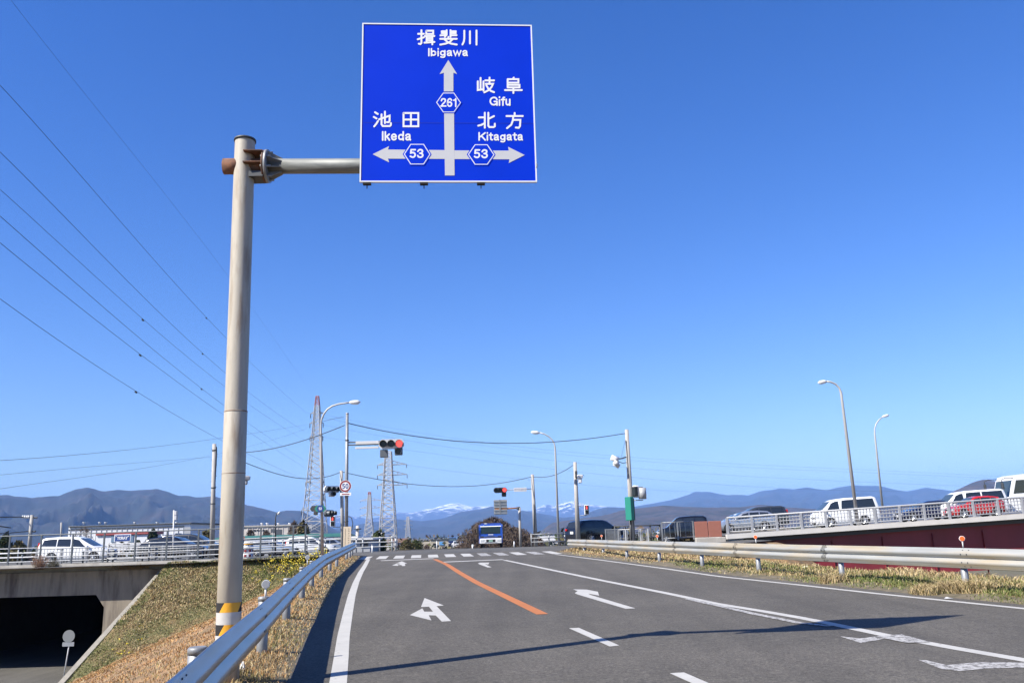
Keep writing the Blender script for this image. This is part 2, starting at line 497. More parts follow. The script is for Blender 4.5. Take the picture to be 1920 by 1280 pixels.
# road going on beyond the junction
b = MB(); rows = []
for i in range(40):
    Y = 62.4 + 180 * (i / 39)
    rows.append([(x - .004 * (Y - 62) ** 2, Y, zroad(Y)) for x in (-7.5, -4, 0, 4.5)])
b.grid(rows)
tag(b.build('road_beyond', M['asphalt2']), kind='structure')
b = MB(); rows = []
for i in range(40):
    Y = 62.6 + 180 * (i / 39)
    zz = zroad(Y) - .03
    rows.append([(x - .004 * (Y - 62) ** 2, Y, max(GROUND_Z - .1, zz - d)) for x, d in ((-24, 9), (-9, .3), (-7.6, 0), (-1.5, .2), (4.6, 0), (6, .3), (22, 9))])
b.grid(rows)
tag(b.build('embankment_beyond', M['soil_brown']), kind='structure')
# car park terrace at the left behind the crossing road
b = MB(); rows = []
for i in range(12):
    Y = 62.5 + 190 * (i / 11)
    rows.append([(-130 + (130 - 9 - .004 * min(Y - 62, 90) ** 2) * j / 6, Y, -1.08 - .011 * (Y - 62.5) - (.0 if j < 6 else .2)) for j in range(7)])
b.grid(rows)
tag(b.build('parking_lot', M['asphalt2']), kind='structure')

# left embankment: road shoulder slope meeting the slope of the crossing road
WALL_X, Y_PORT = -18.72, 46.0
def wall_x(Y): return WALL_X - .09 * max(0, Y_PORT - Y)
ZF = P(60, 1261, Y_PORT).z
def zleft(X, Y):
    o = x_rail(Y) - X
    zr = zroad(Y)
    if o < 0:
        e = X - xl_edge(Y)
        return zr + .035 * sstep(0, -.5, e) - (.02 if e > -.02 else 0)
    zb = zr + .03 - .42 * max(0, o - .35)
    zg = -1.02 - .58 * (45.4 - Y)
    z = max(zb, zg) if X > wall_x(Y) else zb
    top = zlev(X) + .02
    z = min(z, max(top, zb) if o < 1 else top)
    return max(z, ZF - .03) + .10 * (hn(X, Y, .5, 1) - .5) * min(1, o * .5) + .05 * (hn(X, Y, 1.7, 2) - .5)
b = MB(); rows = []
for i in range(150):
    Y = -3 + 49.0 * i / 149
    xe = xl_edge(Y) + .02
    WX = wall_x(Y); cols = [xe + (WX - xe) * (j / 90) ** 1.25 for j in range(91)]
    r = [(X, Y, zleft(X, Y)) for X in cols]
    zb_ = r[-1][2]
    r += [(WX - .03, Y, min(zb_, ZF - .02) if Y > 34 else zleft(WX - .03, Y)), (WX - 8, Y, ZF - .03), (-60, Y, ZF - .03)]
    rows.append(r)
b.grid(rows)
# colour zones: brown shoulder slope and green crossing-road slope share one sheet; material by face
nrow, ncol = len(rows), len(rows[0])
for i in range(nrow - 1):
    for j in range(ncol - 1):
        X, Y, z = rows[i][j]
        o = x_rail(Y) - X
        zb = zroad(Y) - .42 * max(0, o - .35); zg = -1.02 - .58 * (45.4 - Y)
        if o < 0: mi = 2
        elif zg > zb - .25 + .5 * hn(X, Y, .8, 3): mi = 1
        else: mi = 0
        b.m[i * (ncol - 1) + j] = mi
tag(b.build('embankment', [M['soil_brown'], M['soil_green'], M['soil_verge']]), kind='structure')
# top of the left embankment between the corner and the crossing road
b = MB(); rows = []
for Y in (45.6, 46.0, 46.5, 47.5):
    rows.append([(X, Y, zlev(X) + (.015 if Y > 45.8 else -.02)) for X in [-19.4 + 8.2 * j / 20 for j in range(21)]])
b.grid(rows)
tag(b.build('pavement', mat('dusty pavement', (.24, .22, .19), .9, 0, var=.2, scale=2)), kind='structure')

# right verge and slopes
def zright(X, Y):
    o = X - xr_edge(min(Y, 42))
    zr = zroad(min(Y, 42))
    z = zr + .05 * sstep(0, .6, o) - (.02 if o < .02 else 0) - .5 * max(0, o - 3.3)
    if X > 8:
        zl = -.86 - .6 * (46.6 - Y) - (.7 * (X - 14.2) if X > 14.2 else 0)
        z = max(z, min(zl, -.83))
    return max(z, GROUND_Z + .25) + .09 * (hn(X, Y, .6, 4) - .5) * min(1, max(0, o)) + .05 * (hn(X, Y, 1.9, 5) - .5) * min(1, max(0, o * 2))
b = MB(); rows = []
for i in range(130):
    Y = -3 + 50.0 * i / 129
    xe = xr_edge(min(Y, 45)) - .02
    rows.append([(X, Y, zright(X, Y)) for X in [xe + 36 * (j / 70) ** 1.4 for j in range(71)]])
b.grid(rows)
for i in range(129):
    for j in range(70):
        X, Y, z = rows[i][j]
        o = X - xr_edge(min(Y, 42))
        b.m[i * 70 + j] = 2 if o < .25 + .2 * hn(X, Y, 1.2, 8) else (0 if (o > 3 or Y > 27) else 1)
tag(b.build('verge', [M['soil_brown'], M['soil_green'], M['soil_verge']]), kind='structure')

# ------------------------------------------------------------------ painted markings (each a sheet 4 mm above the road)
def dens(pts, n):
    out = []
    for i in range(n):
        t = i / (n - 1) * (len(pts) - 1); k = min(int(t), len(pts) - 2); f = t - k
        out.append(pts[k] + (pts[k + 1] - pts[k]) * f)
    return out
def strip(pts, w, dz=.004):
    bb = MB(); rows = []
    pts = dens([Vector((p[0], p[1], 0)) for p in pts], max(12, len(pts) * 5))
    for i, p in enumerate(pts):
        t = (pts[min(i + 1, len(pts) - 1)] - pts[max(i - 1, 0)]); t.normalize()
        s = Vector((t.y, -t.x, 0))
        wi = w(p.y) if callable(w) else w
        r = []
        for k in (-.5, .5):
            q = p + s * (k * wi); r.append((q.x, q.y, zroad(q.y) + dz))
        rows.append(r)
    bb.grid(rows); return bb
def polym(pix, dz=.004):
    bb = MB(); pts = [G(u, v, dz) for u, v in pix]
    bb.add(pts, [tuple(range(len(pts)))]); return bb
def fixup(o):
    me = o.data
    for p in me.polygons:
        pass
    import bmesh
    bm = bmesh.new(); bm.from_mesh(me)
    for f in bm.faces:
        f.normal_update()
        if f.normal.z < 0: f.normal_flip()
    bmesh.ops.triangulate(bm, faces=bm.faces[:])
    bm.to_mesh(me); bm.free()
def mark(bb, name, label, m='paintw', cat='road marking', group='road markings'):
    o = bb.build(name, M[m]); fixup(o)
    return tag(o, label, cat, group)
pts = [(x, y) for y, x in LINE_L]
p0, p1 = Vector((*pts[0], 0)), Vector((*pts[1], 0)); d0 = (p0 - p1).normalized()
pts = [p for p in pts if p[1] < 34] + [(-6.75, 38.6)]
mark(strip([tuple(p0 + d0 * 11)[:2]] + pts, .165), 'edge_line', 'white edge line beside the shadowed gutter at the left of the road')
pts = [(x, y) for y, x in LINE_R]
p0, p1 = Vector((*pts[0], 0)), Vector((*pts[1], 0)); d0 = (p0 - p1).normalized()
mark(strip([tuple(p0 + d0 * 14)[:2]] + pts, .15), 'edge_line', 'thin white edge line beside the right hand grass verge')
mark(strip([tuple(G(u, v))[:2] for u, v in [(1017, 1151), (947.5, 1117.4), (894.8, 1092.2), (863.6, 1074.3), (837.3, 1057.5), (815.5, 1048)]], .19), 'centre_line', 'orange line curving up the middle of the road', 'painto')
SOLID = [(946, 1049.5), (1120, 1086), (1255, 1112.7), (1342.5, 1131.3), (1430, 1145.4), (1500, 1157.5), (1553, 1168), (1674.8, 1193.5), (1800.8, 1216.5), (1920, 1237)]
sp_ = [tuple(G(u, v))[:2] for u, v in SOLID]
e0, e1 = Vector((*sp_[-1], 0)), Vector((*sp_[-2], 0))
mark(strip(sp_ + [tuple(e0 + (e0 - e1).normalized() * 9)[:2]], .17), 'lane_line', 'long solid white line between the turning lane and the right lane')
mark(strip([tuple(G(u, v))[:2] for u, v in [(1290, 1123), (1342, 1134.5), (1420, 1152), (1500, 1168), (1560, 1174)]], .13, .008), 'worn_line', 'older white line parting from the solid white line before the sign shadow', 'paintworn')
mark(polym([(1640, 1192), (1690, 1188), (1745, 1203), (1700, 1204)], .008), 'worn_line', 'white wedge of overlapping paint on the solid line past the sign shadow', 'paintworn')
mark(polym([(1575, 1192), (1612, 1196), (1640, 1192.5), (1652, 1191), (1668, 1193.5), (1648, 1198.5), (1614, 1204.5)]), 'worn_arrow', 'half erased white mark below the sign shadow on the right', 'paintworn')
mark(polym([(1722, 1236), (1738, 1237), (1775, 1246), (1830, 1240.5), (1935, 1241), (1935, 1250), (1850, 1252), (1800, 1257), (1765, 1253)]), 'worn_arrow', 'rubbed away white arrow at the lower right corner', 'paintworn')
q = [G(u, v) for u, v in [(1066.8, 1176.8), (1085.3, 1176), (1161, 1209), (1143.4, 1211.1)]]
mark(polym([(1066.8, 1176.8), (1085.3, 1176), (1161, 1209), (1143.4, 1211.1)]), 'lane_dash', 'white lane dash just above the long shadow')
q2 = [G(1256, 1261.9), G(1282.4, 1260.3)]
dv = ((q[3] - q[0]) + (q[2] - q[1])) * .5
bb = MB(); pp = [q2[0], q2[1], q2[1] + dv, q2[0] + dv]
bb.add([(p.x, p.y, zroad(p.y) + .004) for p in pp], [(0, 1, 2, 3)])
mark(bb, 'lane_dash', 'white lane dash cut by the bottom edge of the view')
def z2(pts): return [(660 + x / 4.174, 1000 + y / 4.174) for x, y in pts]
ARROW = z2([(568, 502), (718, 560), (662, 566), (775, 682), (703, 686), (655, 638), (600, 637), (622, 677), (453, 635), (550, 583), (566, 609), (634, 609), (603, 570), (540, 572)])
mark(polym(ARROW), 'lane_arrow', 'large white straight and left arrow on the left lane')
bb = polym(z2([(390, 215), (432, 233), (414, 234), (417, 251), (393, 252), (388, 245), (362, 244), (358, 251), (313, 247), (350, 233), (358, 239), (374, 239), (372, 232), (345, 231)]))
mark(bb, 'lane_arrow', 'far white straight and left arrow close to the stop line')
mark(polym([(1074.5, 1104), (1100, 1104.5), (1121, 1108.5), (1123.5, 1116), (1103, 1112), (1107, 1114.5), (1191.6, 1139.6), (1173, 1140.4), (1084, 1114), (1077.5, 1111), (1083, 1107.3)]), 'lane_arrow', 'near white right turn arrow in the turning lane')
mark(polym(z2([(985, 232), (1000, 226), (1075, 225), (1066, 240), (1040, 237), (1092, 262), (1062, 263), (1002, 241)])), 'lane_arrow', 'far white right turn arrow below the stop line')
for (a, c, lab) in (((714, 1050.6), (813, 1046.6), 'white stop line of the left lane'), ((828, 1053.4), (944, 1048.4), 'white stop line of the right turning lane')):
    A, Bv = G(*a), G(*c)
    mark(strip([(A.x, A.y), (Bv.x, Bv.y)], .55), 'stop_line', lab)
for k, (u, v) in enumerate([(691, 1046), (721.5, 1045.3), (752, 1044.5), (782, 1043.5), (812, 1042.4), (842, 1041.4), (872, 1040.3), (903, 1039.4), (933, 1038.5), (964, 1037.5), (993, 1036.7), (1022, 1036)]):
    p = G(u, v)
    X0 = -7.15 + .79 * k; Yc = 40.2 - .03 * k
    bb = MB()
    bb.add([(X0 - .23 + s * .12, Yc - 1.7, zroad(Yc - 1.7) + .004) if t == 0 else (X0, 0, 0) for s, t in ((0, 0),)], [])
    bb = MB(); rws = []
    for yy in (-1.8, -.9, 0, .9, 1.8):
        rws.append([(X0 + x - .11 * yy, Yc + yy, zroad(Yc + yy) + .0045) for x in (-.23, .23)])
    bb.grid(rws)
    mark(bb, 'crosswalk_stripe', ('crosswalk stripe at the left kerb, first of the row' if k == 0 else 'crosswalk stripe at the right end of the row' if k == 11 else 'white crosswalk stripe in the row across the far end of the road'), 'paintw' if k not in (7, 8, 10) else 'paintworn', 'crosswalk stripe', 'crosswalk stripes')

# ------------------------------------------------------------------ mountains (true terrain, fading in the haze further down)
def fbm(x, y, o=5, seed=0):
    s, a = 0, .5
    for k in range(o):
        s += a * hn(x, y, 1, seed + k * 3); x *= 2.03; y *= 2.03; a *= .5
    return s
def ridged(x, y, o=4, seed=0):
    s, a = 0, .5
    for k in range(o):
        s += a * (1 - abs(2 * hn(x, y, 1, seed + k * 5) - 1)); x *= 2.1; y *= 2.1; a *= .5
    return s
def mountain(name, D, ridge, m, near=.62, seed=0, ncol=300, amp=.72, jag=.045, sc=.055, nrow=34):
    u0, u1 = ridge[0][0], ridge[-1][0]
    bb = MB(); rows = []
    fr = [k / (nrow - 1) for k in range(nrow)] + [1.05, 1.12, 1.25]
    S_ = D * sc
    for f in fr:
        r = []
        for j in range(ncol):
            q = j / (ncol - 1); u = u0 + (u1 - u0) * q
            d = ray(u, interp(u, ridge)); h = math.hypot(d.x, d.y)
            crest = max(5, d.z / h * D * sstep(0, .03, q) * sstep(1, .97, q))
            dist = D * (near + (1 - near) * f)
            x, y = d.x / h * dist, d.y / h * dist
            prof = .12 * f + .88 * f ** 1.7 if f <= 1 else max(0, 1 - (f - 1) * 2.4)
            w_ = hn(x / S_ * .6, y / S_ * .6, 1, seed + 90) * 1.1
            rg = ridged(x / S_ + w_, y / S_ * .62 + w_, 5, seed) - .52
            env = min(1, f * 3.2) * (1 if f < .7 else max(.0, (1 - f) / .3)) if f <= 1 else 0
            z = crest * (prof + amp * rg * env)
            z += crest * jag * (fbm(x / S_ * 3, y / S_ * 3, 3, seed + 40) - .5) * 2
            r.append((x, y, GROUND_Z + (max(z, .5) if f > 0 else -3) + (7.5 if f > .9 else 7.5 * f)))
        rows.append(r)
    bb.grid(rows)
    return tag(bb.build(name, m), kind='structure')
forest = mat('forested mountain', (.011, .017, .015), .95, 0, var=.45, scale=.006, col2=(.034, .028, .022), lo=.46, hi=.66)
brownwood = mat('bare wooded hill', (.055, .042, .035), .95, 0, var=.4, scale=.012, col2=(.018, .022, .016), lo=.46, hi=.62)
# snow on the high range: white by height and noise
msnow = mat('snow range', (.06, .06, .055), .9)
nt = msnow.node_tree; N = nt.nodes; L = nt.links
tc = N.new('ShaderNodeTexCoord'); sx = N.new('ShaderNodeSeparateXYZ'); L.new(tc.outputs['Object'], sx.inputs[0])
n1 = N.new('ShaderNodeTexNoise'); n1.inputs['Scale'].default_value = .0045; n1.inputs['Detail'].default_value = 7; n1.inputs['Roughness'].default_value = .72
L.new(tc.outputs['Object'], n1.inputs['Vector'])
ma = N.new('ShaderNodeMath'); ma.operation = 'MULTIPLY_ADD'; L.new(n1.outputs[0], ma.inputs[0]); ma.inputs[1].default_value = 1700; L.new(sx.outputs[2], ma.inputs[2])
mr = N.new('ShaderNodeMapRange'); mr.inputs[1].default_value = 1440; mr.inputs[2].default_value = 1560; L.new(ma.outputs[0], mr.inputs[0])
mx = N.new('ShaderNodeMix'); mx.data_type = 'RGBA'; L.new(mr.outputs[0], mx.inputs[0]); mx.inputs[6].default_value = (.03, .03, .034, 1); mx.inputs[7].default_value = (.85, .86, .88, 1)
L.new(mx.outputs[2], N['Principled BSDF'].inputs['Base Color'])
mountain('mountain', 7000, [(-420, 985), (-250, 950), (-100, 940), (0, 928), (60, 932), (110, 928), (140, 917), (165, 912), (200, 920), (240, 917), (290, 916), (330, 926), (380, 930), (400, 928), (455, 945), (475, 947), (497, 953), (520, 959), (537, 956), (565, 958), (600, 974), (625, 990), (650, 1003), (680, 1014)], forest, seed=1)
mountain('mountain', 10500, [(520, 1015), (580, 1000), (640, 988), (700, 978), (745, 973), (790, 976), (830, 971), (865, 959), (900, 954), (922, 949.5), (983, 957), (1022, 964), (1053, 969), (1088, 967), (1110, 957), (1136, 949), (1184, 951), (1217, 948), (1300, 948), (1420, 952), (1500, 960)], forest, seed=2)
mountain('mountain', 21000, [(480, 995), (560, 975), (600, 968), (640, 964), (660, 966), (690, 972), (745, 960), (780, 959), (800, 954), (840, 945.5), (858, 942), (880, 948), (920, 949), (950, 958), (975, 960), (1005, 953), (1020, 946), (1040, 948), (1060, 941), (1075, 938), (1097, 943.5), (1130, 947), (1160, 953), (1200, 965)], msnow, seed=3, ncol=420, jag=.05, amp=.45, sc=.03)
mountain('mountain', 13500, [(1080, 975), (1130, 958), (1180, 951), (1242, 940), (1276, 931), (1302, 922), (1332, 922), (1366, 927), (1402, 928), (1424, 920), (1462, 914.7), (1488, 917), (1512, 913), (1550, 918), (1592, 909), (1653, 911), (1699, 921), (1738, 913.6), (1784, 920), (1850, 915), (2000, 910), (2150, 925), (2300, 950)], forest, seed=4)
mountain('mountain', 4200, [(1000, 985), (1060, 975), (1130, 966), (1162, 957), (1244, 947), (1320, 950), (1389, 950), (1426, 945), (1480, 951), (1560, 955), (1650, 951), (1720, 944), (1765, 935), (1791, 919), (1820, 906), (1846, 899), (1876, 901), (1960, 905), (2100, 915), (2300, 940)], brownwood, seed=5, near=.7, sc=.07)

# ------------------------------------------------------------------ air
hz = bpy.data.materials.new('haze'); hz.use_nodes = True
nt = hz.node_tree
for n in list(nt.nodes): nt.nodes.remove(n)
om = nt.nodes.new('ShaderNodeOutputMaterial'); pv = nt.nodes.new('ShaderNodeVolumePrincipled')
pv.inputs['Color'].default_value = (.25, .48, 1.0, 1)
pv.inputs['Density'].default_value = 6.0e-5
pv.inputs['Anisotropy'].default_value = -0.15
nt.links.new(pv.outputs[0], om.inputs['Volume'])
b = MB(); b.box((0, 13500, 700), (82000, 33500, 1418))
tag(b.build('haze', hz), kind='stuff')

# ------------------------------------------------------------------ overhead direction sign on its cantilever pole
SY = 8.2
TLp, TRp = P(680, 45, SY), P(995, 47, SY + .12)
BLp, BRp = P(674.5, 340, SY), P(1008, 342, SY + .12)
EX = (TRp - TLp + BRp - BLp).normalized(); EZ = (TLp - BLp + TRp - BRp); EZ = (EZ - EX * EZ.dot(EX)).normalized()
EN = EX.cross(EZ).normalized()                              # away from the camera or towards it, fixed below
if EN.y > 0: EN = -EN
PC = (TLp + TRp + BLp + BRp) / 4
PW = ((TRp - TLp).length + (BRp - BLp).length) / 2; PH = ((TLp - BLp).length + (TRp - BRp).length) / 2
def SP(zx, zy, off=0.0):                                    # point of the sign face under a pixel of the enlarged photo
    d = ray(660 + zx / 3.878, 30 + zy / 3.878)
    t = PC.dot(EN) / d.dot(EN)
    return d * t + EN * off
pole_top = P(460, 266, SY + .06); pole_x, pole_y = pole_top.x, pole_top.y
pole_x = P(428, 1200, SY + .06).x * .5 + pole_x * .5
sg = thing('direction_sign', 'blue overhead direction sign hung from the arm of a tall stained cream pole', 'road sign', (pole_x, pole_y, -1.5))
PR = .109
b = MB()
tilt = Vector(((pole_top.x - P(428, 1200, SY + .06).x) / (pole_top.z - P(428, 1200, SY + .06).z), 0, 1))
def polept(z): return Vector((pole_x, pole_y, z)) + Vector((tilt.x, 0, 0)) * (z - 1.4)
zt = pole_top.z
zw = P(436, 770, SY).z
zs = [-1.9, zw - .008, zw, zw + .008, zt - .01, zt]
b.tube([polept(z) for z in zs], [PR * 1.04, PR * 1.03, PR * 1.0, PR * 1.0, PR * .97, PR * .97], 32)
po = b.build('pole', M['polepaint'], sg)
b = MB(); b.tube([polept(zw - .006), polept(zw + .004)], PR * 1.05, 32)
b.build('weld_seam', M['rust_light'], po); b = MB()
z2_ = P(430, 887, SY).z; b.tube([polept(z2_ - .003), polept(z2_ + .003)], PR * 1.045, 32)
b.build('weld_seam', M['rust_light'], po)
b = MB(); b.tube([polept(zt), polept(zt + .022)], PR * 1.06, 32)
b.build('cap', M['dark'], sg)
# amber and black bands with a pale band between
def hazard(z0, z1, name):
    bb = MB(); n = 48; R = PR * 1.06; rows = []
    for k in range(9):
        z = z0 + (z1 - z0) * k / 8; c = polept(z)
        rows.append([(c.x + R * math.cos(2 * math.pi * j / n + (z - z0) * 5.2 - 1.55), c.y + R * math.sin(2 * math.pi * j / n + (z - z0) * 5.2 - 1.55), z) for j in range(n + 1)])
    bb.grid(rows)
    for i in range(8):
        for j in range(n):
            bb.m[i * n + j] = 0 if ((j + 4) // 12) % 2 == 0 else 1
    c = polept(z0)
    return bb.build(name, [M['yellow'], M['black']], po)
za, zb_, zc_, zd = P(426, 1129, SY).z, P(426, 1147, SY).z, P(426, 1170, SY).z, P(426, 1190, SY).z
hazard(zb_, za, 'hazard_band'); hazard(zd, zc_, 'hazard_band')
b = MB(); b.tube([polept(zc_), polept(zb_)], PR * 1.058, 32, False); b.tube([polept(zd - .22), polept(zd)], PR * 1.058, 32, False)
b.build('pale_band', mat('pale tape', (.52, .50, .47), .5, var=.08, scale=8), po)
# arm
az = P(590, 303.5, SY).z
A0_ = polept(az); AR = .082
EXh = Vector((EX.x, EX.y, 0)).normalized()
b = MB(); fl = A0_ + EXh * .25
b.tube([fl, fl + EXh * 2.35], AR, 24)
arm = b.build('arm', mat('blotchy galvanised tube', (.16, .17, .165), .55, .15, var=.25, scale=5, col2=(.24, .25, .24), lo=.45, hi=.65, stretch=(.5, 3, 3)), sg)
b = MB()
b.disc(fl - EXh * .0, EXh, .178, .03, 36)
for k in range(8):
    an = k * math.pi / 4 + .39; dr = Vector((0, 0, 1)) * math.cos(an) + EXh.cross(Vector((0, 0, 1))) * math.sin(an)
    b.tube([fl - EXh * .05 + dr * .145, fl + EXh * .06 + dr * .145], .013, 6)
    n_ = EXh.cross(dr)
    b.prism([fl + EXh * .015 + dr * .16, fl + EXh * .16 + dr * (AR + .004), fl + EXh * .16 + dr * (AR * .8), fl + EXh * .015 + dr * .07], n_ * .010)
b.build('flange', M['galv'], arm)
b = MB()
b.tube([A0_ - EXh * .215, A0_ + EXh * .02], .086, 24)
b.build('stub', M['rust'], sg)
b = MB()
b.tube([A0_, fl], .085, 20)
for dz_ in (.115, -.015):
    s_ = EXh.cross(Vector((0, 0, 1)))
    b.prism([A0_ + EXh * .02 + Vector((0, 0, dz_)) + s_ * .15, fl - EXh * .03 + Vector((0, 0, dz_)) + s_ * .15, fl - EXh * .03 + Vector((0, 0, dz_)) - s_ * .15, A0_ + EXh * .02 + Vector((0, 0, dz_)) - s_ * .15], Vector((0, 0, .011)))
b.disc(fl - EXh * .028, EXh, .172, .022, 36)
b.build('bracket', M['rust'], sg)
b = MB(); b.box(A0_ + EXh * .155 + Vector((0, 0, -.125)), (.15, .2, .06)); b.build('bracket_base', M['dark'], sg)
# panel
Mp = Matrix((EX, -EN, EZ)).transposed()
b = MB(); b.box(PC - EN * .012, (PW, .02, PH), Mp)
pn = b.build('sign_panel', M['signblue'], sg)
b = MB(); t_ = .014
for s_ in (-1, 1):
    b.box(PC + EX * (s_ * (PW / 2 - t_ / 2 + .003)) - EN * .010, (t_, .028, PH + .006), Mp)
    b.box(PC + EZ * (s_ * (PH / 2 - t_ / 2 + .003)) - EN * .010, (PW - 2 * t_ + .004, .028, t_), Mp)
b.build('border', M['signwhite'], pn)
b = MB()
for s_ in (-.42, -.14, .14, .42): b.box(PC + EZ * (PH * s_) - EN * .045, (PW * .97, .045, .05), Mp)
b.build('rib', M['signback'], pn)
b = MB()
armz = A0_.z
for s_ in (-.34, .0, .34):
    b.box(PC + EX * (PW * s_) - EN * .09, (.06, .04, PH * .9), Mp)
b.build('hanger', M['signback'], pn)
for zx in (108, 523, 938):
    b = MB(); q = SP(zx, 1213) - EN * .02
    b.box(q - EZ * .006, (.085, .05, .014), Mp); b.box(q - EZ * .03 , (.010, .012, .055), Mp)
    b.build('clamp', M['black'], pn)
# small dents and scratches of bare metal on the edge
b = MB(); q = SP(1342, 1090, .004); b.bbox(q, (.02, .02, .05), .006, Mp); b.build('edge_scrape', M['signback'], pn)
b = MB(); q = (SP(72, 776, .0002) + SP(1335, 782, .0002)) / 2; b.box(q, (PW - .04, .0006, .003), Mp); b.build('panel_seam', mat('dark seam line', (.001, .02, .30), .7), pn)  # panel seam as a thin line of darker blue
def spoly(pts, off): return [SP(x, y, off) for x, y in pts]
b = MB()
b.prism(spoly([(700, 322), (764, 424), (737, 414), (737, 550), (668, 550), (668, 414), (637, 424)], .0004), EN * .0003)
b.prism(spoly([(670, 710), (742, 710), (744, 960), (746, 1160), (676, 1160), (673, 960)], .0004), EN * .0006)
b.prism(spoly([(150, 1006), (270, 947), (262, 972), (674, 976), (674, 1040), (262, 1038), (270, 1065)], .0004), EN * .0003)
b.prism(spoly([(745, 978), (1140, 980), (1135, 952), (1255, 1012), (1140, 1070), (1145, 1043), (745, 1041)], .0004), EN * .0003)
b.build('arrow', M['signgrey'], pn)
def shrink(h, k):
    cx = sum(p[0] for p in h) / len(h); cy = sum(p[1] for p in h) / len(h)
    return [(cx + (x - cx) * k, cy + (y - cy) * k) for x, y in h]
HEX = [[(612, 630), (662, 560), (742, 560), (792, 632), (742, 702), (662, 702)], [(377, 1006), (425, 932), (522, 932), (570, 1007), (522, 1080), (425, 1080)], [(843, 1008), (893, 935), (985, 935), (1035, 1010), (985, 1082), (893, 1082)]]
for h in HEX:
    b = MB()
    b.prism(spoly(shrink(h, 1.09), .0014), EN * .0004, 0)
    b.prism(spoly(shrink(h, 1.0), .0020), EN * .0004, 1)
    b.prism(spoly(shrink(h, .925), .0026), EN * .0004, 0)
    b.build('route_shield', [M['signblue'], M['signwhite']], pn)
def capsule(bb, pts2, w, fn, off, mi=0):
    # monoline stroke with round ends and joints, drawn through 2-D points
    n = len(pts2); left, right = [], []
    for i, (x, y) in enumerate(pts2):
        a = pts2[max(i - 1, 0)]; c = pts2[min(i + 1, n - 1)]
        if 0 < i < n - 1:
            d1 = Vector((x - a[0], y - a[1])).normalized(); d2 = Vector((c[0] - x, c[1] - y)).normalized()
            t = (d1 + d2)
            t = t.normalized() if t.length > 1e-4 else d2
            k = 1 / max(.5, t.dot(d2))
        else:
            t = Vector((c[0] - a[0], c[1] - a[1])).normalized(); k = 1
        nx, ny = -t.y * w / 2 * k, t.x * w / 2 * k
        left.append((x + nx, y + ny)); right.append((x - nx, y - ny))
    for i in range(n - 1):
        bb.add([fn(*p, off) for p in (left[i], left[i + 1], right[i + 1], right[i])], [(0, 1, 2, 3)], mi)
    for (x, y), (x2, y2) in ((pts2[0], pts2[1]), (pts2[-1], pts2[-2])):
        a0 = math.atan2(y - y2, x - x2)
        bb.add([fn(x + w / 2 * math.cos(a0 + t), y + w / 2 * math.sin(a0 + t), off) for t in [-1.5708 + math.pi * k / 8 for k in range(9)]], [tuple(range(9))], mi)
KAN = {
 'i': [[(5, 27), (38, 27)], [(24, 3), (24, 88), (19, 96), (9, 94)], [(3, 64), (38, 51)], [(52, 6), (92, 6), (92, 28), (52, 28), (52, 6)], [(44, 42), (99, 42)], [(54, 42), (54, 84)], [(87, 42), (87, 98)], [(54, 56), (87, 56)], [(54, 70), (87, 70)], [(42, 87), (99, 82)]],
 'hi': [[(40, 3), (40, 32), (30, 47)], [(62, 3), (62, 47)], [(12, 10), (40, 10)], [(12, 22), (40, 22)], [(5, 37), (40, 34)], [(62, 10), (92, 10)], [(62, 22), (92, 22)], [(62, 36), (96, 36)], [(50, 47), (50, 58)], [(4, 60), (97, 60)], [(74, 62), (56, 82), (34, 92), (4, 98)], [(27, 62), (46, 82), (66, 92), (97, 98)]],
 'gawa': [[(15, 4), (15, 55), (12, 78), (3, 97)], [(51, 8), (51, 90)], [(93, 3), (93, 98)]],
 'gi': [[(20, 4), (20, 76)], [(4, 26), (4, 82), (37, 77)], [(37, 26), (37, 86)], [(47, 20), (98, 20)], [(72, 2), (72, 42)], [(50, 42), (92, 42), (84, 62), (68, 82), (42, 97)], [(54, 52), (64, 72), (80, 88), (98, 96)]],
 'fu': [[(52, 2), (46, 12)], [(18, 12), (18, 64)], [(18, 12), (78, 12), (78, 34), (18, 34)], [(18, 48), (84, 48), (84, 64), (18, 64)], [(3, 81), (97, 81)], [(50, 64), (50, 99)]],
 'kita': [[(40, 3), (40, 97)], [(6, 32), (40, 32)], [(3, 84), (20, 79), (40, 68)], [(60, 3), (60, 84), (66, 93), (90, 93), (97, 88), (97, 72)], [(60, 42), (92, 24)]],
 'kata': [[(50, 2), (50, 20)], [(3, 21), (97, 21)], [(42, 21), (40, 48), (30, 76), (6, 97)], [(40, 45), (83, 45), (81, 84), (74, 95), (57, 93)]],
 'ike': [[(10, 6), (25, 17)], [(3, 36), (18, 46)], [(5, 97), (16, 82), (26, 63)], [(32, 52), (91, 28), (91, 62), (86, 70), (76, 70)], [(65, 2), (65, 76)], [(46, 20), (46, 84), (53, 95), (92, 95), (98, 88), (98, 76)]],
 'da': [[(5, 5), (95, 5), (95, 96), (5, 96), (5, 5)], [(50, 5), (50, 96)], [(5, 50), (95, 50)]],
}
def kanji(key, box, fn, w, off, m, parent):
    x0, y0, x1, y1 = box; bb = MB()
    x0, y0, x1, y1 = x0 + w / 2, y0 + w / 2, x1 - w / 2, y1 - w / 2
    for k, st in enumerate(KAN[key]):
        capsule(bb, [(x0 + x / 100 * (x1 - x0), y0 + y / 100 * (y1 - y0)) for x, y in st], w, fn, off + .00004 * k)
    return bb.build('lettering', m, parent)
for key, box in (('i', (468, 96, 607, 217)), ('hi', (630, 96, 772, 219)), ('gawa', (793, 98, 920, 219)), ('gi', (903, 441, 1042, 567)), ('fu', (1102, 441, 1245, 569)),
                 ('kita', (908, 695, 1049, 824)), ('kata', (1113, 698, 1252, 827)), ('ike', (148, 688, 292, 814)), ('da', (362, 695, 495, 814))):
    kanji(key, box, SP, 13.5, .0006, M['signwhite'], pn)
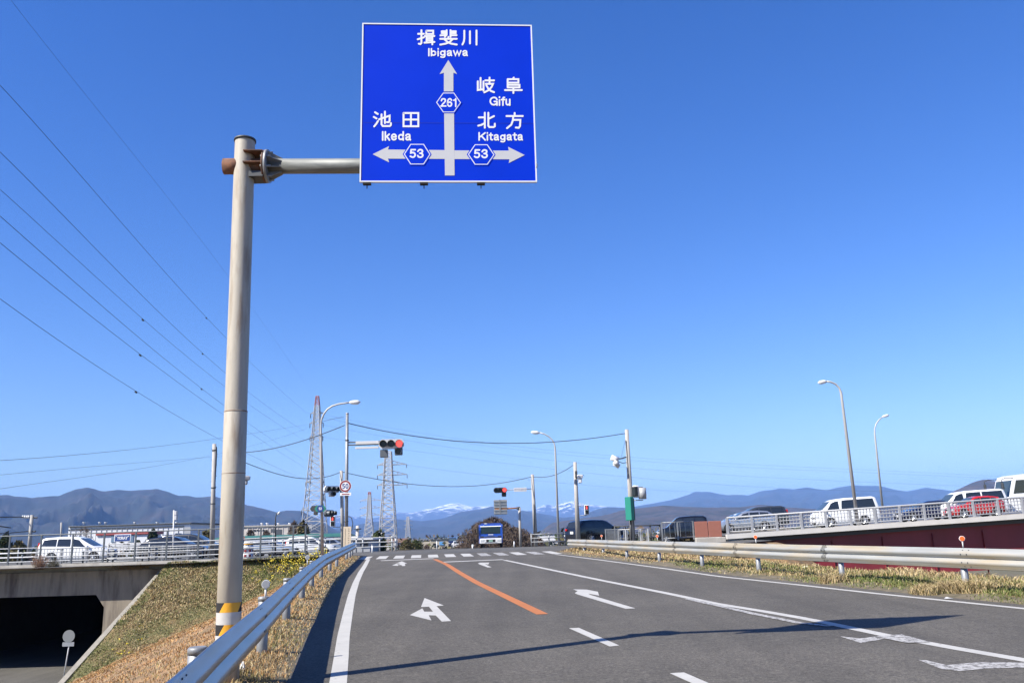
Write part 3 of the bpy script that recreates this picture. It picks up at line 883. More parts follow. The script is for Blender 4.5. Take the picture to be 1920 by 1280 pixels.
def ell(cx, cy, rx, ry, n=20):
    return [(cx + rx * math.cos(2 * math.pi * k / n), cy + ry * math.sin(2 * math.pi * k / n)) for k in range(n + 1)]
LAT = {
 'I': (18, [[(9, 0), (9, 100)]]), 'b': (64, [[(9, 0), (9, 100)], ell(32, 64, 22, 29)]), 'i': (18, [[(9, 36), (9, 100)], [(9, 0), (9, 6)]]),
 'g': (64, [ell(31, 63, 22, 28), [(54, 29), (54, 104), (49, 118), (32, 123), (12, 117)]]),
 'a': (62, [[(9, 46), (15, 34), (30, 29), (44, 33), (48, 45), (48, 90), (54, 98)], [(48, 60), (26, 63), (11, 72), (10, 86), (20, 97), (34, 96), (48, 84)]]),
 'w': (88, [[(5, 29), (25, 97), (44, 33), (63, 97), (83, 29)]]),
 'G': (94, [[(84, 32), (73, 10), (50, 4), (24, 12), (9, 36), (9, 64), (24, 88), (48, 96), (70, 90), (84, 72), (84, 55), (54, 55)], [(84, 55), (84, 99)]]),
 'f': (40, [[(38, 6), (28, 5), (21, 15), (21, 100)], [(4, 32), (38, 32)]]), 'u': (58, [[(9, 29), (9, 80), (16, 93), (30, 96), (44, 86), (49, 74)], [(49, 29), (49, 100)]]),
 'k': (56, [[(9, 0), (9, 100)], [(48, 29), (12, 68)], [(24, 56), (51, 100)]]),
 'e': (62, [[(12, 62), (54, 62), (52, 44), (42, 32), (30, 29), (16, 36), (9, 54), (10, 74), (18, 91), (32, 97), (46, 92), (53, 81)]]),
 'd': (66, [[(56, 0), (56, 100)], ell(33, 64, 22, 29)]), 'K': (84, [[(10, 0), (10, 100)], [(76, 1), (13, 62)], [(34, 42), (78, 100)]]),
 't': (42, [[(20, 8), (20, 84), (26, 96), (39, 96)], [(4, 31), (39, 31)]]),
 '2': (64, [[(8, 28), (14, 8), (32, 2), (50, 8), (55, 26), (46, 46), (22, 70), (8, 96)], [(3, 94), (59, 94)]]),
 '6': (64, [[(53, 22), (44, 5), (30, 2), (14, 14), (8, 46), (8, 70), (16, 92), (32, 98), (48, 90), (55, 70), (48, 50), (32, 43), (16, 50), (9, 66)]]),
 '1': (42, [[(8, 22), (24, 17), (30, 2)], [(30, 2), (30, 100)]]),
 '5': (64, [[(54, 4), (16, 4)], [(16, 4), (12, 46)], [(12, 46), (28, 37), (46, 43), (55, 66), (46, 90), (28, 97), (8, 84)]]),
 '3': (64, [[(8, 24), (18, 6), (34, 2), (50, 12), (50, 32), (40, 45), (26, 48)], [(26, 48), (42, 49), (55, 66), (50, 88), (32, 98), (14, 92), (6, 76)]]),
 '0': (64, [ell(32, 50, 24, 48, 24)]),
 'T': (70, [[(2, 7), (68, 7)], [(35, 7), (35, 100)]]), 'O': (90, [ell(45, 50, 37, 44, 24)]), 'R': (76, [[(10, 0), (10, 100)], [(10, 7), (50, 7), (64, 20), (64, 38), (50, 52), (10, 52)], [(42, 52), (68, 100)]]),
 'A': (84, [[(4, 100), (42, 2), (80, 100)], [(20, 66), (64, 66)]]), 'Y': (80, [[(4, 0), (40, 52)], [(76, 0), (40, 52), (40, 100)]]),
}
def chaikin(p):
    if len(p) < 4 or len(p) > 16: return p
    o = [p[0]]
    for a, c in zip(p[:-1], p[1:]): o += [(a[0] * .75 + c[0] * .25, a[1] * .75 + c[1] * .25), (a[0] * .25 + c[0] * .75, a[1] * .25 + c[1] * .75)]
    return o + [p[-1]]
def latin(word, box, fn, off, name, m, parent, wt=17, gap=9):
    x0, y0, x1, y1 = box
    tot = sum(LAT[c][0] for c in word) + gap * (len(word) - 1)
    sx = (x1 - x0) / tot; sy = (y1 - y0) / (128.0 if 'g' in word else 100.0)
    bb = MB(); cx = 0; k = 0
    for ch in word:
        w, sts = LAT[ch]
        for st in sts:
            st = chaikin(st) if ch not in 'wAIKTYk' else st
            q = [(x0 + (cx + x) * sx, y0 + (7 + y * .86 if y <= 100 else 93 + (y - 100) * .9) * sy) for x, y in st]
            capsule(bb, q, wt * (sx + sy) / 2, fn, off + .00004 * k); k += 1
        cx += w + gap
    return bb.build(name, m, parent)
for w_, box in (('Ibigawa', (553, 236, 843, 311)), ('Gifu', (1000, 586, 1153, 655)), ('Kitagata', (918, 846, 1243, 925)), ('Ikeda', (217, 839, 430, 908))):
    latin(w_, box, SP, .0006, 'lettering', M['signwhite'], pn)
for w_, box in (('261', (645, 598, 762, 665)), ('53', (418, 967, 523, 1036)), ('53', (885, 969, 990, 1038))):
    latin(w_, box, SP, .0034, 'route_number', M['signwhite'], pn, wt=16, gap=7)

# ------------------------------------------------------------------ guardrails
WPROF = [(0, 0), (.012, .01), (.012, .035), (.055, .075), (.062, .10), (.055, .13), (.005, .165), (.0, .175), (.005, .185), (.055, .22), (.062, .25), (.055, .275), (.012, .315), (.012, .34), (0, .35)]
def wbeam(path, side, parent, m, name='rail', bolts=(), fn=None):
    # path along the lower edge; side +1 puts the corrugation to the right of travel
    prof = [(side * a, z) for a, z in WPROF]
    back = [(side * (a - .006), z) for a, z in WPROF][::-1]
    bb = MB(); bb.sweep(prof + back, path, closed=True, cap=True, fn=fn)
    for q, nv in bolts: bb.disc(q, nv, .012, .014, 8, 1)
    return bb.build(name, [m, M['dark']], parent)
def resample(fn, s0, s1, step):
    # points (x, y) at a fixed spacing along x = fn(y)
    out = [(fn(s0), s0)]; y = s0
    while True:
        x0, y0 = out[-1]; y = y0 + step
        for _ in range(8):
            x = fn(y); d = math.hypot(x - x0, y - y0); y += (step - d) * .9
        if y > s1: break
        out.append((fn(y), y))
    return out
def post(x, y, z0, z1, parent, r=.057, m=None, captop=True):
    bb = MB(); bb.tube([(x, y, z0), (x, y, z1)], r, 16)
    if captop:
        bb.tube([(x, y, z1 - .035), (x, y, z1 + .002), (x, y, z1 + .012)], [r * 1.07, r * 1.07, r * .9], 16)
    return bb.build('post', m or M['galv'], parent)
gl = thing('guardrail', 'galvanised corrugated guardrail curving along the left edge of the road', 'guardrail', (x_rail(12), 12, zroad(12)))
_RTX = [(p[0], p[1]) for p in _RT]
_YJ = _RTX[-2][0]
GLB = lambda Y: interp(Y, _RTX) if Y < _YJ else x_rail(Y) + .075 + (_RTX[-2][1] - x_rail(_YJ) - .075) * max(0, 1 - (Y - _YJ) / 10)
ys = [-3 + .5 * k for k in range(int((42.2 + 3) / .5) + 1)]
seg = []
bounds = [-3, .9, 4.75, 8.6, 12.45, 16.3, 20.15, 24.0, 27.85, 31.7, 35.55, 39.4, 42.6]
for a, c in zip(bounds[:-1], bounds[1:]):
    n = 10; pth = []
    for k in range(n + 1):
        Y = a + (c + .16 - a) * k / n
        pth.append((GLB(Y) + (.004 if k > n - 1 else 0), Y, zroad(Y) + .35))
    bl_ = [(Vector((GLB(c + .08 + dy) + (.013 if hz_ in (.04, .31) else .062), c + .08 + dy, zroad(c + .08 + dy) + .35 + hz_)), (1, .2, 0)) for dy in (-.06, .05) for hz_ in (.04, .31, .105, .245)]
    wbeam(pth, 1, gl, M['galv_rail'], bolts=bl_, fn=GLB)
for v_y in [1.6, G(391, 1213, .66).y] + [p[0] for p in curve_of([(488, 1230), (537, 1165), (567.8, 1125.8), (587, 1104), (604.7, 1085), (620.5, 1073.6), (633.5, 1064)])] + [37.6, 40.2, 42.3]:
    post(GLB(v_y) - .12, v_y, zroad(v_y) - .4, zroad(v_y) + .655, gl, r=.062)
def delineator(x, y, z, nrm, col, parent, label=None):
    bb = MB(); bb.tube([(x, y, z), (x, y, z + .12)], .011, 8)
    o = bb.build('reflector_stem', M['white'], parent)
    bb = MB(); nv = Vector(nrm).normalized()
    c = Vector((x, y, z + .155))
    bb.disc(c, nv, .047, .03, 20); bb.disc(c + nv * .017, nv, .040, .006, 20, 1); bb.disc(c - nv * .017, nv, .040, .006, 20, 1)
    return bb.build('reflector', [M['white'], M[col]], parent)
for (u, v) in ((501.7, 1117), (574, 1066)):
    Y = 9.6 if u < 520 else 17.9
    q = P(u, v, Y)
    delineator(GLB(Y) - .04, Y, zroad(Y) + .69, (.25, -1, 0), 'signalgrey', gl)

# right guardrail: path from the photo by the apparent width of its beam
RR = [(4.0, 8.6), (11.5, 8.15)] 
def rr_pt(u, vt, d): 
    q = P(u, vt, d); return (q.y, q.x, q.z)
RRP = sorted([rr_pt(1066, 1010.3, 43), rr_pt(1120, 1011.3, 36.5), rr_pt(1200, 1013.2, 29.5), rr_pt(1330, 1016, 24), rr_pt(1500, 1020.3, 19.6), rr_pt(1660, 1023.3, 17.0), rr_pt(1800, 1026.2, 15.3), rr_pt(1920, 1029, 14.1)])
RRX = [(p[0], p[1]) for p in RRP]; RRZ = [(p[0], p[2]) for p in RRP]
def xr_rail(Y): return interp(Y, RRX)
def zr_top(Y): return interp(Y, RRZ)
gr = thing('guardrail', 'long sunlit guardrail with pale streaked beams along the right verge', 'guardrail', (xr_rail(20), 20, zroad(20)))
bnd = [2.0, 6, 9.6, 12.9, 15.05, 18.6, 22.3, 26.2, 30.0, 34, 38.2, 42.6]
for a, c in zip(bnd[:-1], bnd[1:]):
    pth = []
    for k in range(9):
        Y = c + .14 - (c + .14 - a) * k / 8
        pth.append((xr_rail(Y) - .075, Y, zr_top(Y) - .35))
    bl_ = [(Vector((xr_rail(c + dy) - .075 - (.014 if hz_ in (-.31, -.04) else .062), c + dy, zr_top(c + dy) + hz_)), (-1, -.3, 0)) for dy in (-.02, .1) for hz_ in (-.31, -.04, -.245, -.105)]
    wbeam(pth, 1, gr, M['galv_old'], bolts=bl_, fn=xr_rail)
rposts = []
for (u, v) in ((1810, 1092), (1578, 1075), (1422, 1066), (1316, 1056), (1236, 1049), (1175, 1043), (1131, 1037), (1095, 1033)):
    ru = ray(u, v); lo, hi = 6, 60
    for _ in range(40):
        m_ = (lo + hi) / 2
        if ru.x / ru.y * m_ > xr_rail(m_): hi = m_
        else: lo = m_
    rposts.append(lo)
for Y in [7.6, 11.2] + rposts:
    post(xr_rail(Y) + .01, Y, zr_top(Y) - 1.2, zr_top(Y) - .08, gr, captop=False)
for Y in (rposts[0] - .12, rposts[2] - .1, rposts[4] - .1, rposts[6] - .1):
    delineator(xr_rail(Y) - .05, Y, zr_top(Y) + .005, (-.35, -1, 0), 'orange', gr)

# ------------------------------------------------------------------ grass: single blades
STRAW = [(.37, .28, .14), (.32, .23, .11), (.42, .33, .19), (.27, .18, .085), (.47, .38, .24)]
ORNG = [(.37, .19, .075), (.42, .235, .095), (.31, .155, .06), (.44, .28, .13)]
GREEN = [(.080, .115, .022), (.105, .14, .032), (.06, .09, .02), (.13, .145, .045)]
def blades(name, pts, label=None, parent=None):
    # pts: list of (x, y, z, height, width, colour, lean)
    n = len(pts)
    a = np.array([(p[0], p[1], p[2], p[3], p[4], p[6]) for p in pts], dtype=np.float64)
    c = np.array([p[5] for p in pts], dtype=np.float64)
    an = nrs.rand(n) * 6.283; ln = a[:, 5] * (.35 + nrs.rand(n)); la = nrs.rand(n) * 6.283
    dx, dy = np.cos(an) * a[:, 4] / 2, np.sin(an) * a[:, 4] / 2
    V = np.zeros((n, 5, 3))
    ox, oy = np.cos(la) * ln * a[:, 3], np.sin(la) * ln * a[:, 3]
    V[:, 0] = np.stack([a[:, 0] - dx, a[:, 1] - dy, a[:, 2] - .02], 1)
    V[:, 1] = np.stack([a[:, 0] + dx, a[:, 1] + dy, a[:, 2] - .02], 1)
    V[:, 2] = np.stack([a[:, 0] - dx * .8 + ox * .35, a[:, 1] - dy * .8 + oy * .35, a[:, 2] + a[:, 3] * .55], 1)
    V[:, 3] = np.stack([a[:, 0] + dx * .8 + ox * .35, a[:, 1] + dy * .8 + oy * .35, a[:, 2] + a[:, 3] * .55], 1)
    V[:, 4] = np.stack([a[:, 0] + ox, a[:, 1] + oy, a[:, 2] + a[:, 3] * (1 - .25 * a[:, 5])], 1)
    me = bpy.data.meshes.new(name)
    me.vertices.add(n * 5); me.vertices.foreach_set('co', V.reshape(-1))
    base = (np.arange(n) * 5)[:, None]
    tri = np.array([0, 1, 3, 0, 3, 2, 2, 3, 4])[None, :] + base
    me.loops.add(n * 9); me.loops.foreach_set('vertex_index', tri.reshape(-1).astype(np.int32))
    me.polygons.add(n * 3); me.polygons.foreach_set('loop_start', (np.arange(n * 3) * 3).astype(np.int32))
    me.update(); me.validate()
    at = me.attributes.new('tint', 'FLOAT_COLOR', 'POINT')
    cc = np.ones((n, 5, 4)); cc[:, :, :3] = (c * (0.90 + .28 * nrs.rand(n, 1)))[:, None, :]
    at.data.foreach_set('color', cc.reshape(-1))
    me.materials.append(M['grass'])
    o = bpy.data.objects.new(name, me); COL.objects.link(o)
    return o
def pickc(ws):
    r = rnd.random() * sum(w for w, _ in ws)
    for w, s in ws:
        r -= w
        if r <= 0: break
    c = rnd.choice(s)
    W = sum(w for w, _ in ws); mean = [sum(w / W * sum(k[i] for k in q) / len(q) for w, q in ws) for i in range(3)]
    return tuple(.6 * c[i] + .4 * mean[i] for i in range(3))
def sampY(a, c): return a / (1 - rnd.random() * (1 - a / c))
pts = []
# strip between the left rail and the gutter
for _ in range(34000):
    Y = sampY(3.5, 42); x0, x1 = x_rail(Y) - .45, xl_edge(Y) + .02
    X = x0 + (x1 - x0) * rnd.random() ** .85
    e = xl_edge(Y) - X
    k = hn(X, Y, 1.6, 31)
    if e < .16 and rnd.random() < .55 - e * 2 + (k - .5): continue
    g = .35 if hn(X, Y, .7, 33) > .62 else .1
    h = (.035 + .065 * rnd.random()) * (.6 + .9 * k) * min(1, .45 + e)
    pts.append((X, Y, zleft(X, Y), h, max(.006, .00075 * Y), pickc([(1 - g, STRAW if rnd.random() < .6 else ORNG), (g * .8, GREEN)]), 1.0))
# slopes on the left
for _k in range(190000):
    Y = sampY(6, 45.8) if _k < 110000 else 34 + 11.8 * rnd.random()
    X = x_rail(Y) - .2 - (abs(wall_x(Y) - x_rail(Y)) - .1) * rnd.random() ** 1.15
    if X < -22: continue
    o = x_rail(Y) - X
    zb = zroad(Y) - .42 * max(0, o - .35); zg = -1.02 - .58 * (45.4 - Y)
    k = hn(X, Y, .9, 37); k2 = hn(X, Y, .33, 38)
    if zg > zb - .25 + .5 * hn(X, Y, .8, 3):
        if X < wall_x(Y) + .1: continue
        g = .74 if k2 > .36 else .42
        if k > .68: g *= .4
        pts.append((X, Y, zleft(X, Y), (.03 + .10 * rnd.random() ** 1.5) * (.35 + 1.2 * k), max(.006, .0008 * Y), pickc([(1 - g, STRAW), (g, GREEN)]), .9))
    else:
        if rnd.random() < .25: continue
        g = .05 if k2 < .7 else .2
        pts.append((X, Y, zleft(X, Y), (.02 + .055 * rnd.random()) * (.5 + k), max(.004, .0008 * Y), pickc([(1 - g, ORNG if rnd.random() < .75 else STRAW), (g, GREEN)]), 1.1))
tag(blades('grass', pts), kind='stuff')
pts = []
for _ in range(120000):
    Y = sampY(6.5, 46)
    e = 7.5 * rnd.random() ** 1.5
    xe = xr_edge(min(Y, 42)); X = xe + e
    k = hn(X, Y, 1.3, 41); k2 = hn(X, Y, .4, 42)
    if e < .6 and rnd.random() < 1.0 - 1.3 * e + (k - .5): continue
    if X > 15 and Y > 40: continue
    gg = (.6 if k2 > .42 else .3) if Y < 26 else .25
    if k > .7: gg *= .4
    if e > 2.6: gg *= .6
    elif e < 1.6 and Y < 30: gg = min(.85, gg * 1.45)
    h = (.03 + .085 * rnd.random()) * (.5 + k) * min(1, .5 + e * .5)
    pts.append((X, Y, zright(X, Y), h, max(.007, .0008 * Y), pickc([(1 - gg, STRAW), (gg, GREEN)]), 1.0))
# straw tussocks near the posts
for (cx, cy, rr, n, hh) in ((xr_rail(rposts[0]) - .15, rposts[0] - .35, .42, 1300, .26), (xr_rail(rposts[0]) - .75, rposts[0] - .15, .3, 600, .2), (xr_rail(rposts[1]) - .3, rposts[1] - .3, .3, 500, .22), (xr_rail(13) + .1, 13, .35, 600, .2)):
    for _ in range(n):
        a = rnd.random() * 6.283; r = rr * math.sqrt(rnd.random())
        X, Y = cx + r * math.cos(a), cy + r * math.sin(a)
        pts.append((X, Y, zright(X, Y), hh * (.5 + .7 * rnd.random()), .011, pickc([(.85, STRAW), (.15, GREEN)]), .9))
tag(blades('grass', pts), kind='stuff')
# yellow rape flowers by the corner
pts = []
for (u, v, Y, ru, n) in ((545, 1062, 44.6, 1.3, 44), (575, 1056, 45.3, 1.1, 40), (525, 1066, 44.8, .9, 22), (600, 1048, 45.4, .8, 18), (497, 1083, 43.6, .6, 12), (235, 1196, 39.8, 1.2, 6), (225, 1208, 39.4, .8, 4)):
    c = P(u, v, Y)
    for _ in range(n):
        X, Yy = c.x + rnd.gauss(0, ru * .55), Y + rnd.gauss(0, .35)
        if Yy > 45.9: continue
        z = zleft(X, Yy); tall = (.2 + .35 * rnd.random()) * (1 if Y > 42 else .35)
        pts.append((X, Yy, z, tall, .03, rnd.choice(GREEN), .4))
        for _k in range(5):
            pts.append((X + rnd.gauss(0, .06), Yy + rnd.gauss(0, .06), z + tall * (.6 + .5 * rnd.random()), .035, .05, rnd.choice([(.62, .50, .05), (.55, .42, .04), (.66, .55, .10)]), .8))
fl_ = blades('flowers', pts); tag(fl_, kind='stuff')

# ------------------------------------------------------------------ underpass
up = thing('underpass', 'stained concrete underpass portal with a dark square opening', 'underpass', (-24, Y_PORT, GROUND_Z + .3))
M['portal'] = mat('stained concrete', (.27, .23, .175), .9, 0, var=.2, scale=1.3, col2=(.12, .095, .075), lo=.48, hi=.66, stretch=(1.4, 1.4, .22), bump=.15, bscale=6)
def PX(u, v): return P(u, v, Y_PORT)
def wx(u, v=1150): return PX(u, v).x
zf = ZF
z_wall = PX(150, 1070).z; z_open = PX(100, 1117).z; x_open = PX(194, 1150).x; z_cham = PX(194, 1138).z; x_cham = PX(180, 1117).x
z_curb0 = z_wall + .02
b = MB()
front = [(-60, z_wall), (WALL_X + .02, z_wall), (WALL_X + .02, zf - .3), (x_open, zf - .3), (x_open, z_cham), (x_cham, z_open), (-33.5, z_open), (-33.5, zf - .3), (-60, zf - .3)]
b.prism([(x, Y_PORT, z) for x, z in front], (0, .6, 0))
b.build('portal_wall', M['portal'], up)
b = MB(); b.box(((-60 + WALL_X) / 2 + .03, Y_PORT + .2, z_wall - .16), (60 + WALL_X - .06, .46, .24)); b.build('cap_beam', M['portal'], up)
b = MB(); b.box(((-60 + WALL_X) / 2 + 2.0, Y_PORT + .55, z_wall + .18), (60 + WALL_X + 4.0, .35, .42)); b.build('curb', M['concrete'], up)
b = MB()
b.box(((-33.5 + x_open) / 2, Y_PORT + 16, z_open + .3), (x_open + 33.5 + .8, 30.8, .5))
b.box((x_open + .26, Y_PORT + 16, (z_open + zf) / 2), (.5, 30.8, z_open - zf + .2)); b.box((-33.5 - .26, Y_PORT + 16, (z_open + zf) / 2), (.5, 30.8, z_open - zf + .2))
b.build('tunnel', mat('shade dark concrete', (.035, .032, .03), .95, 0, var=.2, scale=.6), up)  # near black colour stands in for the shade inside the tunnel
# coping running down beside the slope and its wall
cp0, cp1 = P(306, 1069, Y_PORT), Vector((wall_x(36.2), 36.2, 0)); cp1.z = P(105, 1280, 38).z + (P(105, 1280, 38).z - cp0.z) * (1.8 / 8)
b = MB()
b.prism([(WALL_X - .3, Y_PORT, cp0.z + .05), (cp1.x - .3, cp1.y, cp1.z + .05), (cp1.x - .3, cp1.y, zf - .3), (WALL_X - .3, Y_PORT, zf - .3)], (.22, 0, 0))
b.build('wing_wall', M['portal'], up)
b = MB()
b.prism([(WALL_X - .36, Y_PORT - .02, cp0.z + .18), (cp1.x - .36, cp1.y, cp1.z + .18), (cp1.x - .36, cp1.y, cp1.z + .02), (WALL_X - .36, Y_PORT - .02, cp0.z + .02)], (.26, 0, 0))
b.build('coping', mat('weathered coping', (.27, .25, .21), .9, 0, var=.2, scale=2), up)
b = MB(); rows = [[(x, Y, zf + .03) for x in (-33.2, -28, x_open - .05)] for Y in (34, 46, 60, 76)]
rows[0] = [(x, 34, zf + .03) for x in (-33.2, -28, wall_x(34) - .35)]; rows.insert(1, [(x, 45.9, zf + .03) for x in (-33.2, -28, WALL_X - .35)])
b.grid(rows); tag(b.build('underpass_road', M['asphalt2']), kind='structure')
# round sign seen from behind at the tunnel mouth
rp = P(120, 1258, 43.5); rt = P(129, 1183, 43.5)
rs = thing('round_sign', 'back of a round sign with a small plate standing before the dark underpass', 'road sign', (rp.x, rp.y, zf))
b = MB(); b.tube([(rp.x, 43.5, zf), (rp.x + .2, 43.5, rt.z)], .03, 8); b.build('pole', M['white'], rs)
b = MB(); b.disc(P(129, 1192, 43.44), (0, 1, 0), .30, .015, 28); b.build('sign_disc', mat('shaded sign back', (.20, .21, .21), .6), rs)  # shade on the back of the disc is put into its darker grey
b = MB(); b.box(P(128, 1207, 43.45), (.58, .012, .2)); b.build('plate', M['signback'], rs)

# ------------------------------------------------------------------ fences and rails along the crossing road, left
FY = 46.75
xs_f = [XU(u, FY, 1030) for u in (-160, -101, -42, 17, 76, 135, 194, 253, 312, 371, 430, 488, 549, 572)]
tf = thing('tall_fence', 'tall dark post fence with one top rail above the underpass', 'fence', (xs_f[4], FY, zlev(xs_f[4])))
def ftop(x): return interp(x, [(XU(0, FY), P(0, 1005, FY).z), (XU(300, FY), P(300, 995, FY).z), (XU(572, FY), P(572, 984.5, FY).z)])
for x in xs_f:
    b = MB(); b.box((x, FY, (ftop(x) + zlev(x)) / 2), (.075, .075, ftop(x) - zlev(x) - .01)); b.build('post', M['darkpost'], tf)
b = MB(); b.tube([(x, FY, ftop(x)) for x in xs_f], .032, 6); b.build('top_rail', M['darkpost'], tf)
b = MB(); b.tube([(x, FY, zlev(x) + .12) for x in xs_f], .02, 6); b.build('bottom_rail', M['darkpost'], tf)
def pipe_guard(name, label, Y, us, hts, parent_cat='rail', post_m='darkpost', pipe_m='whitepipe', zf_=None, r=.03, base=None, ph=None):
    zf_ = zf_ or zlev
    xs = [XU(u, Y, 1030) for u in us]
    t = thing(name, label, parent_cat, (xs[0], Y, zf_(xs[0])))
    for x in xs:
        bb = MB(); bb.tube([(x, Y, zf_(x) - .05), (x, Y, zf_(x) + (ph or hts[-1] + .06))], .05, 8); bb.build('post', M[post_m], t)
    for h in hts:
        bb = MB(); bb.tube([(x, Y - .06, zf_(x) + h) for x in xs], r, 6); bb.build('pipe', M[pipe_m], t)
    return t
pipe_guard('pipe_rail', 'three pipe guard rail with short dark posts close behind the tall fence', 48.6, [-140, -75, -16, 43, 99, 157, 213, 268, 325, 380], (.28, .52, .76))
pipe_guard('pipe_rail', 'higher white pipe rail beside the road junction behind the cream pole', 48.3, [203, 280, 371, 455, 511, 575, 600], (.34, .62, .88, 1.12), post_m='galv')
pipe_guard('pipe_rail', 'white pipe rail on the far side of the crossing road', 61.0, [-120, -40, 35, 120, 205, 290, 370, 450, 530, 610], (.45, .75, 1.05), post_m='galv')
pipe_guard('pipe_rail', 'white railing between the traffic light pole and the open road', 58.0, [598, 640, 668, 680, 712, 735, 742], (.3, .6, .9), post_m='whitepipe')
pipe_guard('pipe_rail', 'pale pipe rail behind the truck at the right corner', 57.0, [997, 1030, 1060], (.3, .55, .8), post_m='galv', pipe_m='galv')
def picket(name, label, Y, u0, u1, h, step, m, zf_, posts=6, base=.1):
    x0, x1 = XU(u0, Y, 1020), XU(u1, Y, 1020)
    t = thing(name, label, 'fence', ((x0 + x1) / 2, Y, zf_((x0 + x1) / 2)))
    for k in range(posts):
        x = x0 + (x1 - x0) * k / (posts - 1)
        bb = MB(); bb.box((x, Y, zf_(x) + h / 2), (.08, .08, h + .04)); bb.build('post', M[m], t)
    for hh, nm in ((h, 'top_rail'), (base, 'bottom_rail')):
        bb = MB(); bb.tube([(x0, Y, zf_(x0) + hh), (x1, Y, zf_(x1) + hh)], .03, 6); bb.build(nm, M[m], t)
    bb = MB(); n = int((x1 - x0) / step)
    for k in range(n):
        x = x0 + (x1 - x0) * (k + .5) / n
        bb.box((x, Y, zf_(x) + (h + base) / 2), (.022, .03, h - base - .03))
    bb.build('balusters', M[m], t)
    return t
picket('picket_fence', 'low grey picket fence in front of the passing white minivan', 51.6, 70, 400, .95, .19, 'galv', zlev, 8)
# road drum
dp = P(463, 1044, 50.5); dp.z = zlev(dp.x)
dr = thing('road_drum', 'red and white road drum with a yellow top behind the railing', 'traffic drum', dp)
b = MB(); b.tube([dp + Vector((0, 0, z)) for z in (0, .05, .32, .34, .56, .58, .8)], [.36, .36, .35, .33, .33, .35, .34], 20); b.build('barrel', M['white'], dr)
b = MB()
for k in range(8):
    a = k * math.pi / 4
    for z in (.46, .18):
        b.box(dp + Vector((.345 * math.cos(a), .345 * math.sin(a), z)), (.03, .13, .13), Matrix.Rotation(a, 3, 'Z'))
b.build('red_patches', M['redpaint'], dr)
b = MB(); b.tube([dp + Vector((0, 0, z)) for z in (.801, .87, .9)], [.36, .33, .2], 20); b.build('top', M['yellow'], dr)
cp = P(456, 1024, 50.2); 
rc = thing('traffic_post', 'orange topped marker post standing next to the road drum', 'marker post', (cp.x, 50.2, zlev(cp.x)))
b = MB(); b.tube([(cp.x, 50.2, zlev(cp.x)), (cp.x, 50.2, zlev(cp.x) + 1.05)], .05, 10); b.build('post', M['dark'], rc)
b = MB(); b.tube([(cp.x, 50.2, zlev(cp.x) + 1.052), (cp.x, 50.2, zlev(cp.x) + 1.25)], .08, 10); b.build('top', M['orange'], rc)

# ------------------------------------------------------------------ bridge at the right
BY0, BY1 = 50.2, 74.0
def zb(X): return zlev(X)
bx0 = XU(1364, BY0, 1008); bx1 = 75.0
def fasc(u, v): return P(u, v, BY0)
br = thing('road_bridge', 'road bridge with a dark red girder and a pale concrete edge rising to the right', 'bridge', (bx0, 55, zb(bx0)))
zA, zB = fasc(1368, 1010).z, fasc(1918, 972).z; xA, xB = fasc(1368, 1010).x, fasc(1918, 972).x
def zbr(X): return zA + (zB - zA) * (X - xA) / (xB - xA)       # foot of the pale edge
def zdk(X, Y): return zbr(X) + .20 - .013 * (Y - 50.2) * min(1, max(0, (X - bx0) / 12))
def zdeck(X, Y=58): return zdk(X, Y) + .01 if X > bx0 - .5 else zlev(X)
b = MB(); rows = [[(x, y, zdk(x, y)) for x in (bx0 - 1.3, bx0, bx0 + 4, bx0 + 8, bx0 + 12, 45, bx1)] for y in (BY0 + .4, 55, BY1 - .4)]; b.grid(rows); b.build('deck', M['asphalt2'], br)
b = MB()
b.prism([(bx0, BY0, zbr(bx0)), (bx1, BY0, zbr(bx1)), (bx1, BY0, zbr(bx1) + .27), (bx0, BY0, zbr(bx0) + .27)], (0, .42, 0))
b.build('edge_beam', mat('bright kerb concrete', (.62, .60, .56), .8, 0, var=.08, scale=.8), br)
b = MB(); b.prism([(x, BY1 - .42, zdk(x, BY1) + o) for x, o in ((bx0, -.2), (bx0 + 12, -.2), (bx1, -.2), (bx1, .07), (bx0 + 12, .07), (bx0, .07))], (0, .42, 0)); b.build('edge_beam', M['concrete'], br)
b = MB(); b.prism([(bx0, BY0 + .5, zbr(bx0) - .02), (bx1, BY0 + .5, zbr(bx1) - .02), (bx1, BY0 + .5, zbr(bx1) - .26), (bx0, BY0 + .5, zbr(bx0) - .26)], (0, 1.6, 0)); b.build('slab', M['dark'], br)
M['girder'] = mat('dark red girder paint', (.22, .022, .034), .5, 0, var=.1, scale=.6, col2=(.18, .02, .028), stretch=(1, 1, .3))
b = MB(); gx0 = bx0 + 3
b.prism([(gx0, BY0 + .9, zbr(gx0) - .27), (bx1, BY0 + .9, zbr(bx1) - .27), (bx1, BY0 + .9, zbr(bx1) - 3.3), (gx0, BY0 + .9, zbr(gx0) - 2.6)], (0, .06, 0))
b.prism([(gx0, BY0 + .72, zbr(gx0) - 2.6), (bx1, BY0 + .72, zbr(bx1) - 3.3), (bx1, BY0 + .72, zbr(bx1) - 3.35), (gx0, BY0 + .72, zbr(gx0) - 2.65)], (0, .42, 0))
x = gx0 + .4
while x < bx1:
    b.box((x, BY0 + .84, zbr(x) - 1.75), (.025, .11, 2.5)); x += 3.0
b.build('girder', M['girder'], br)
b = MB(); b.prism([(x, BY1 - .9, zdk(x, BY1) - o) for x, o in ((gx0, .22), (bx0 + 12, .22), (bx1, .22), (bx1, 3.1), (gx0, 2.4))], (0, -.06, 0)); b.build('girder', M['girder'], br)
b = MB()
b.box((bx0 - 1.35, BY0 + 11.6, -4.25), (3.2, 23, 6.2)); b.build('abutment', M['portal'], br)
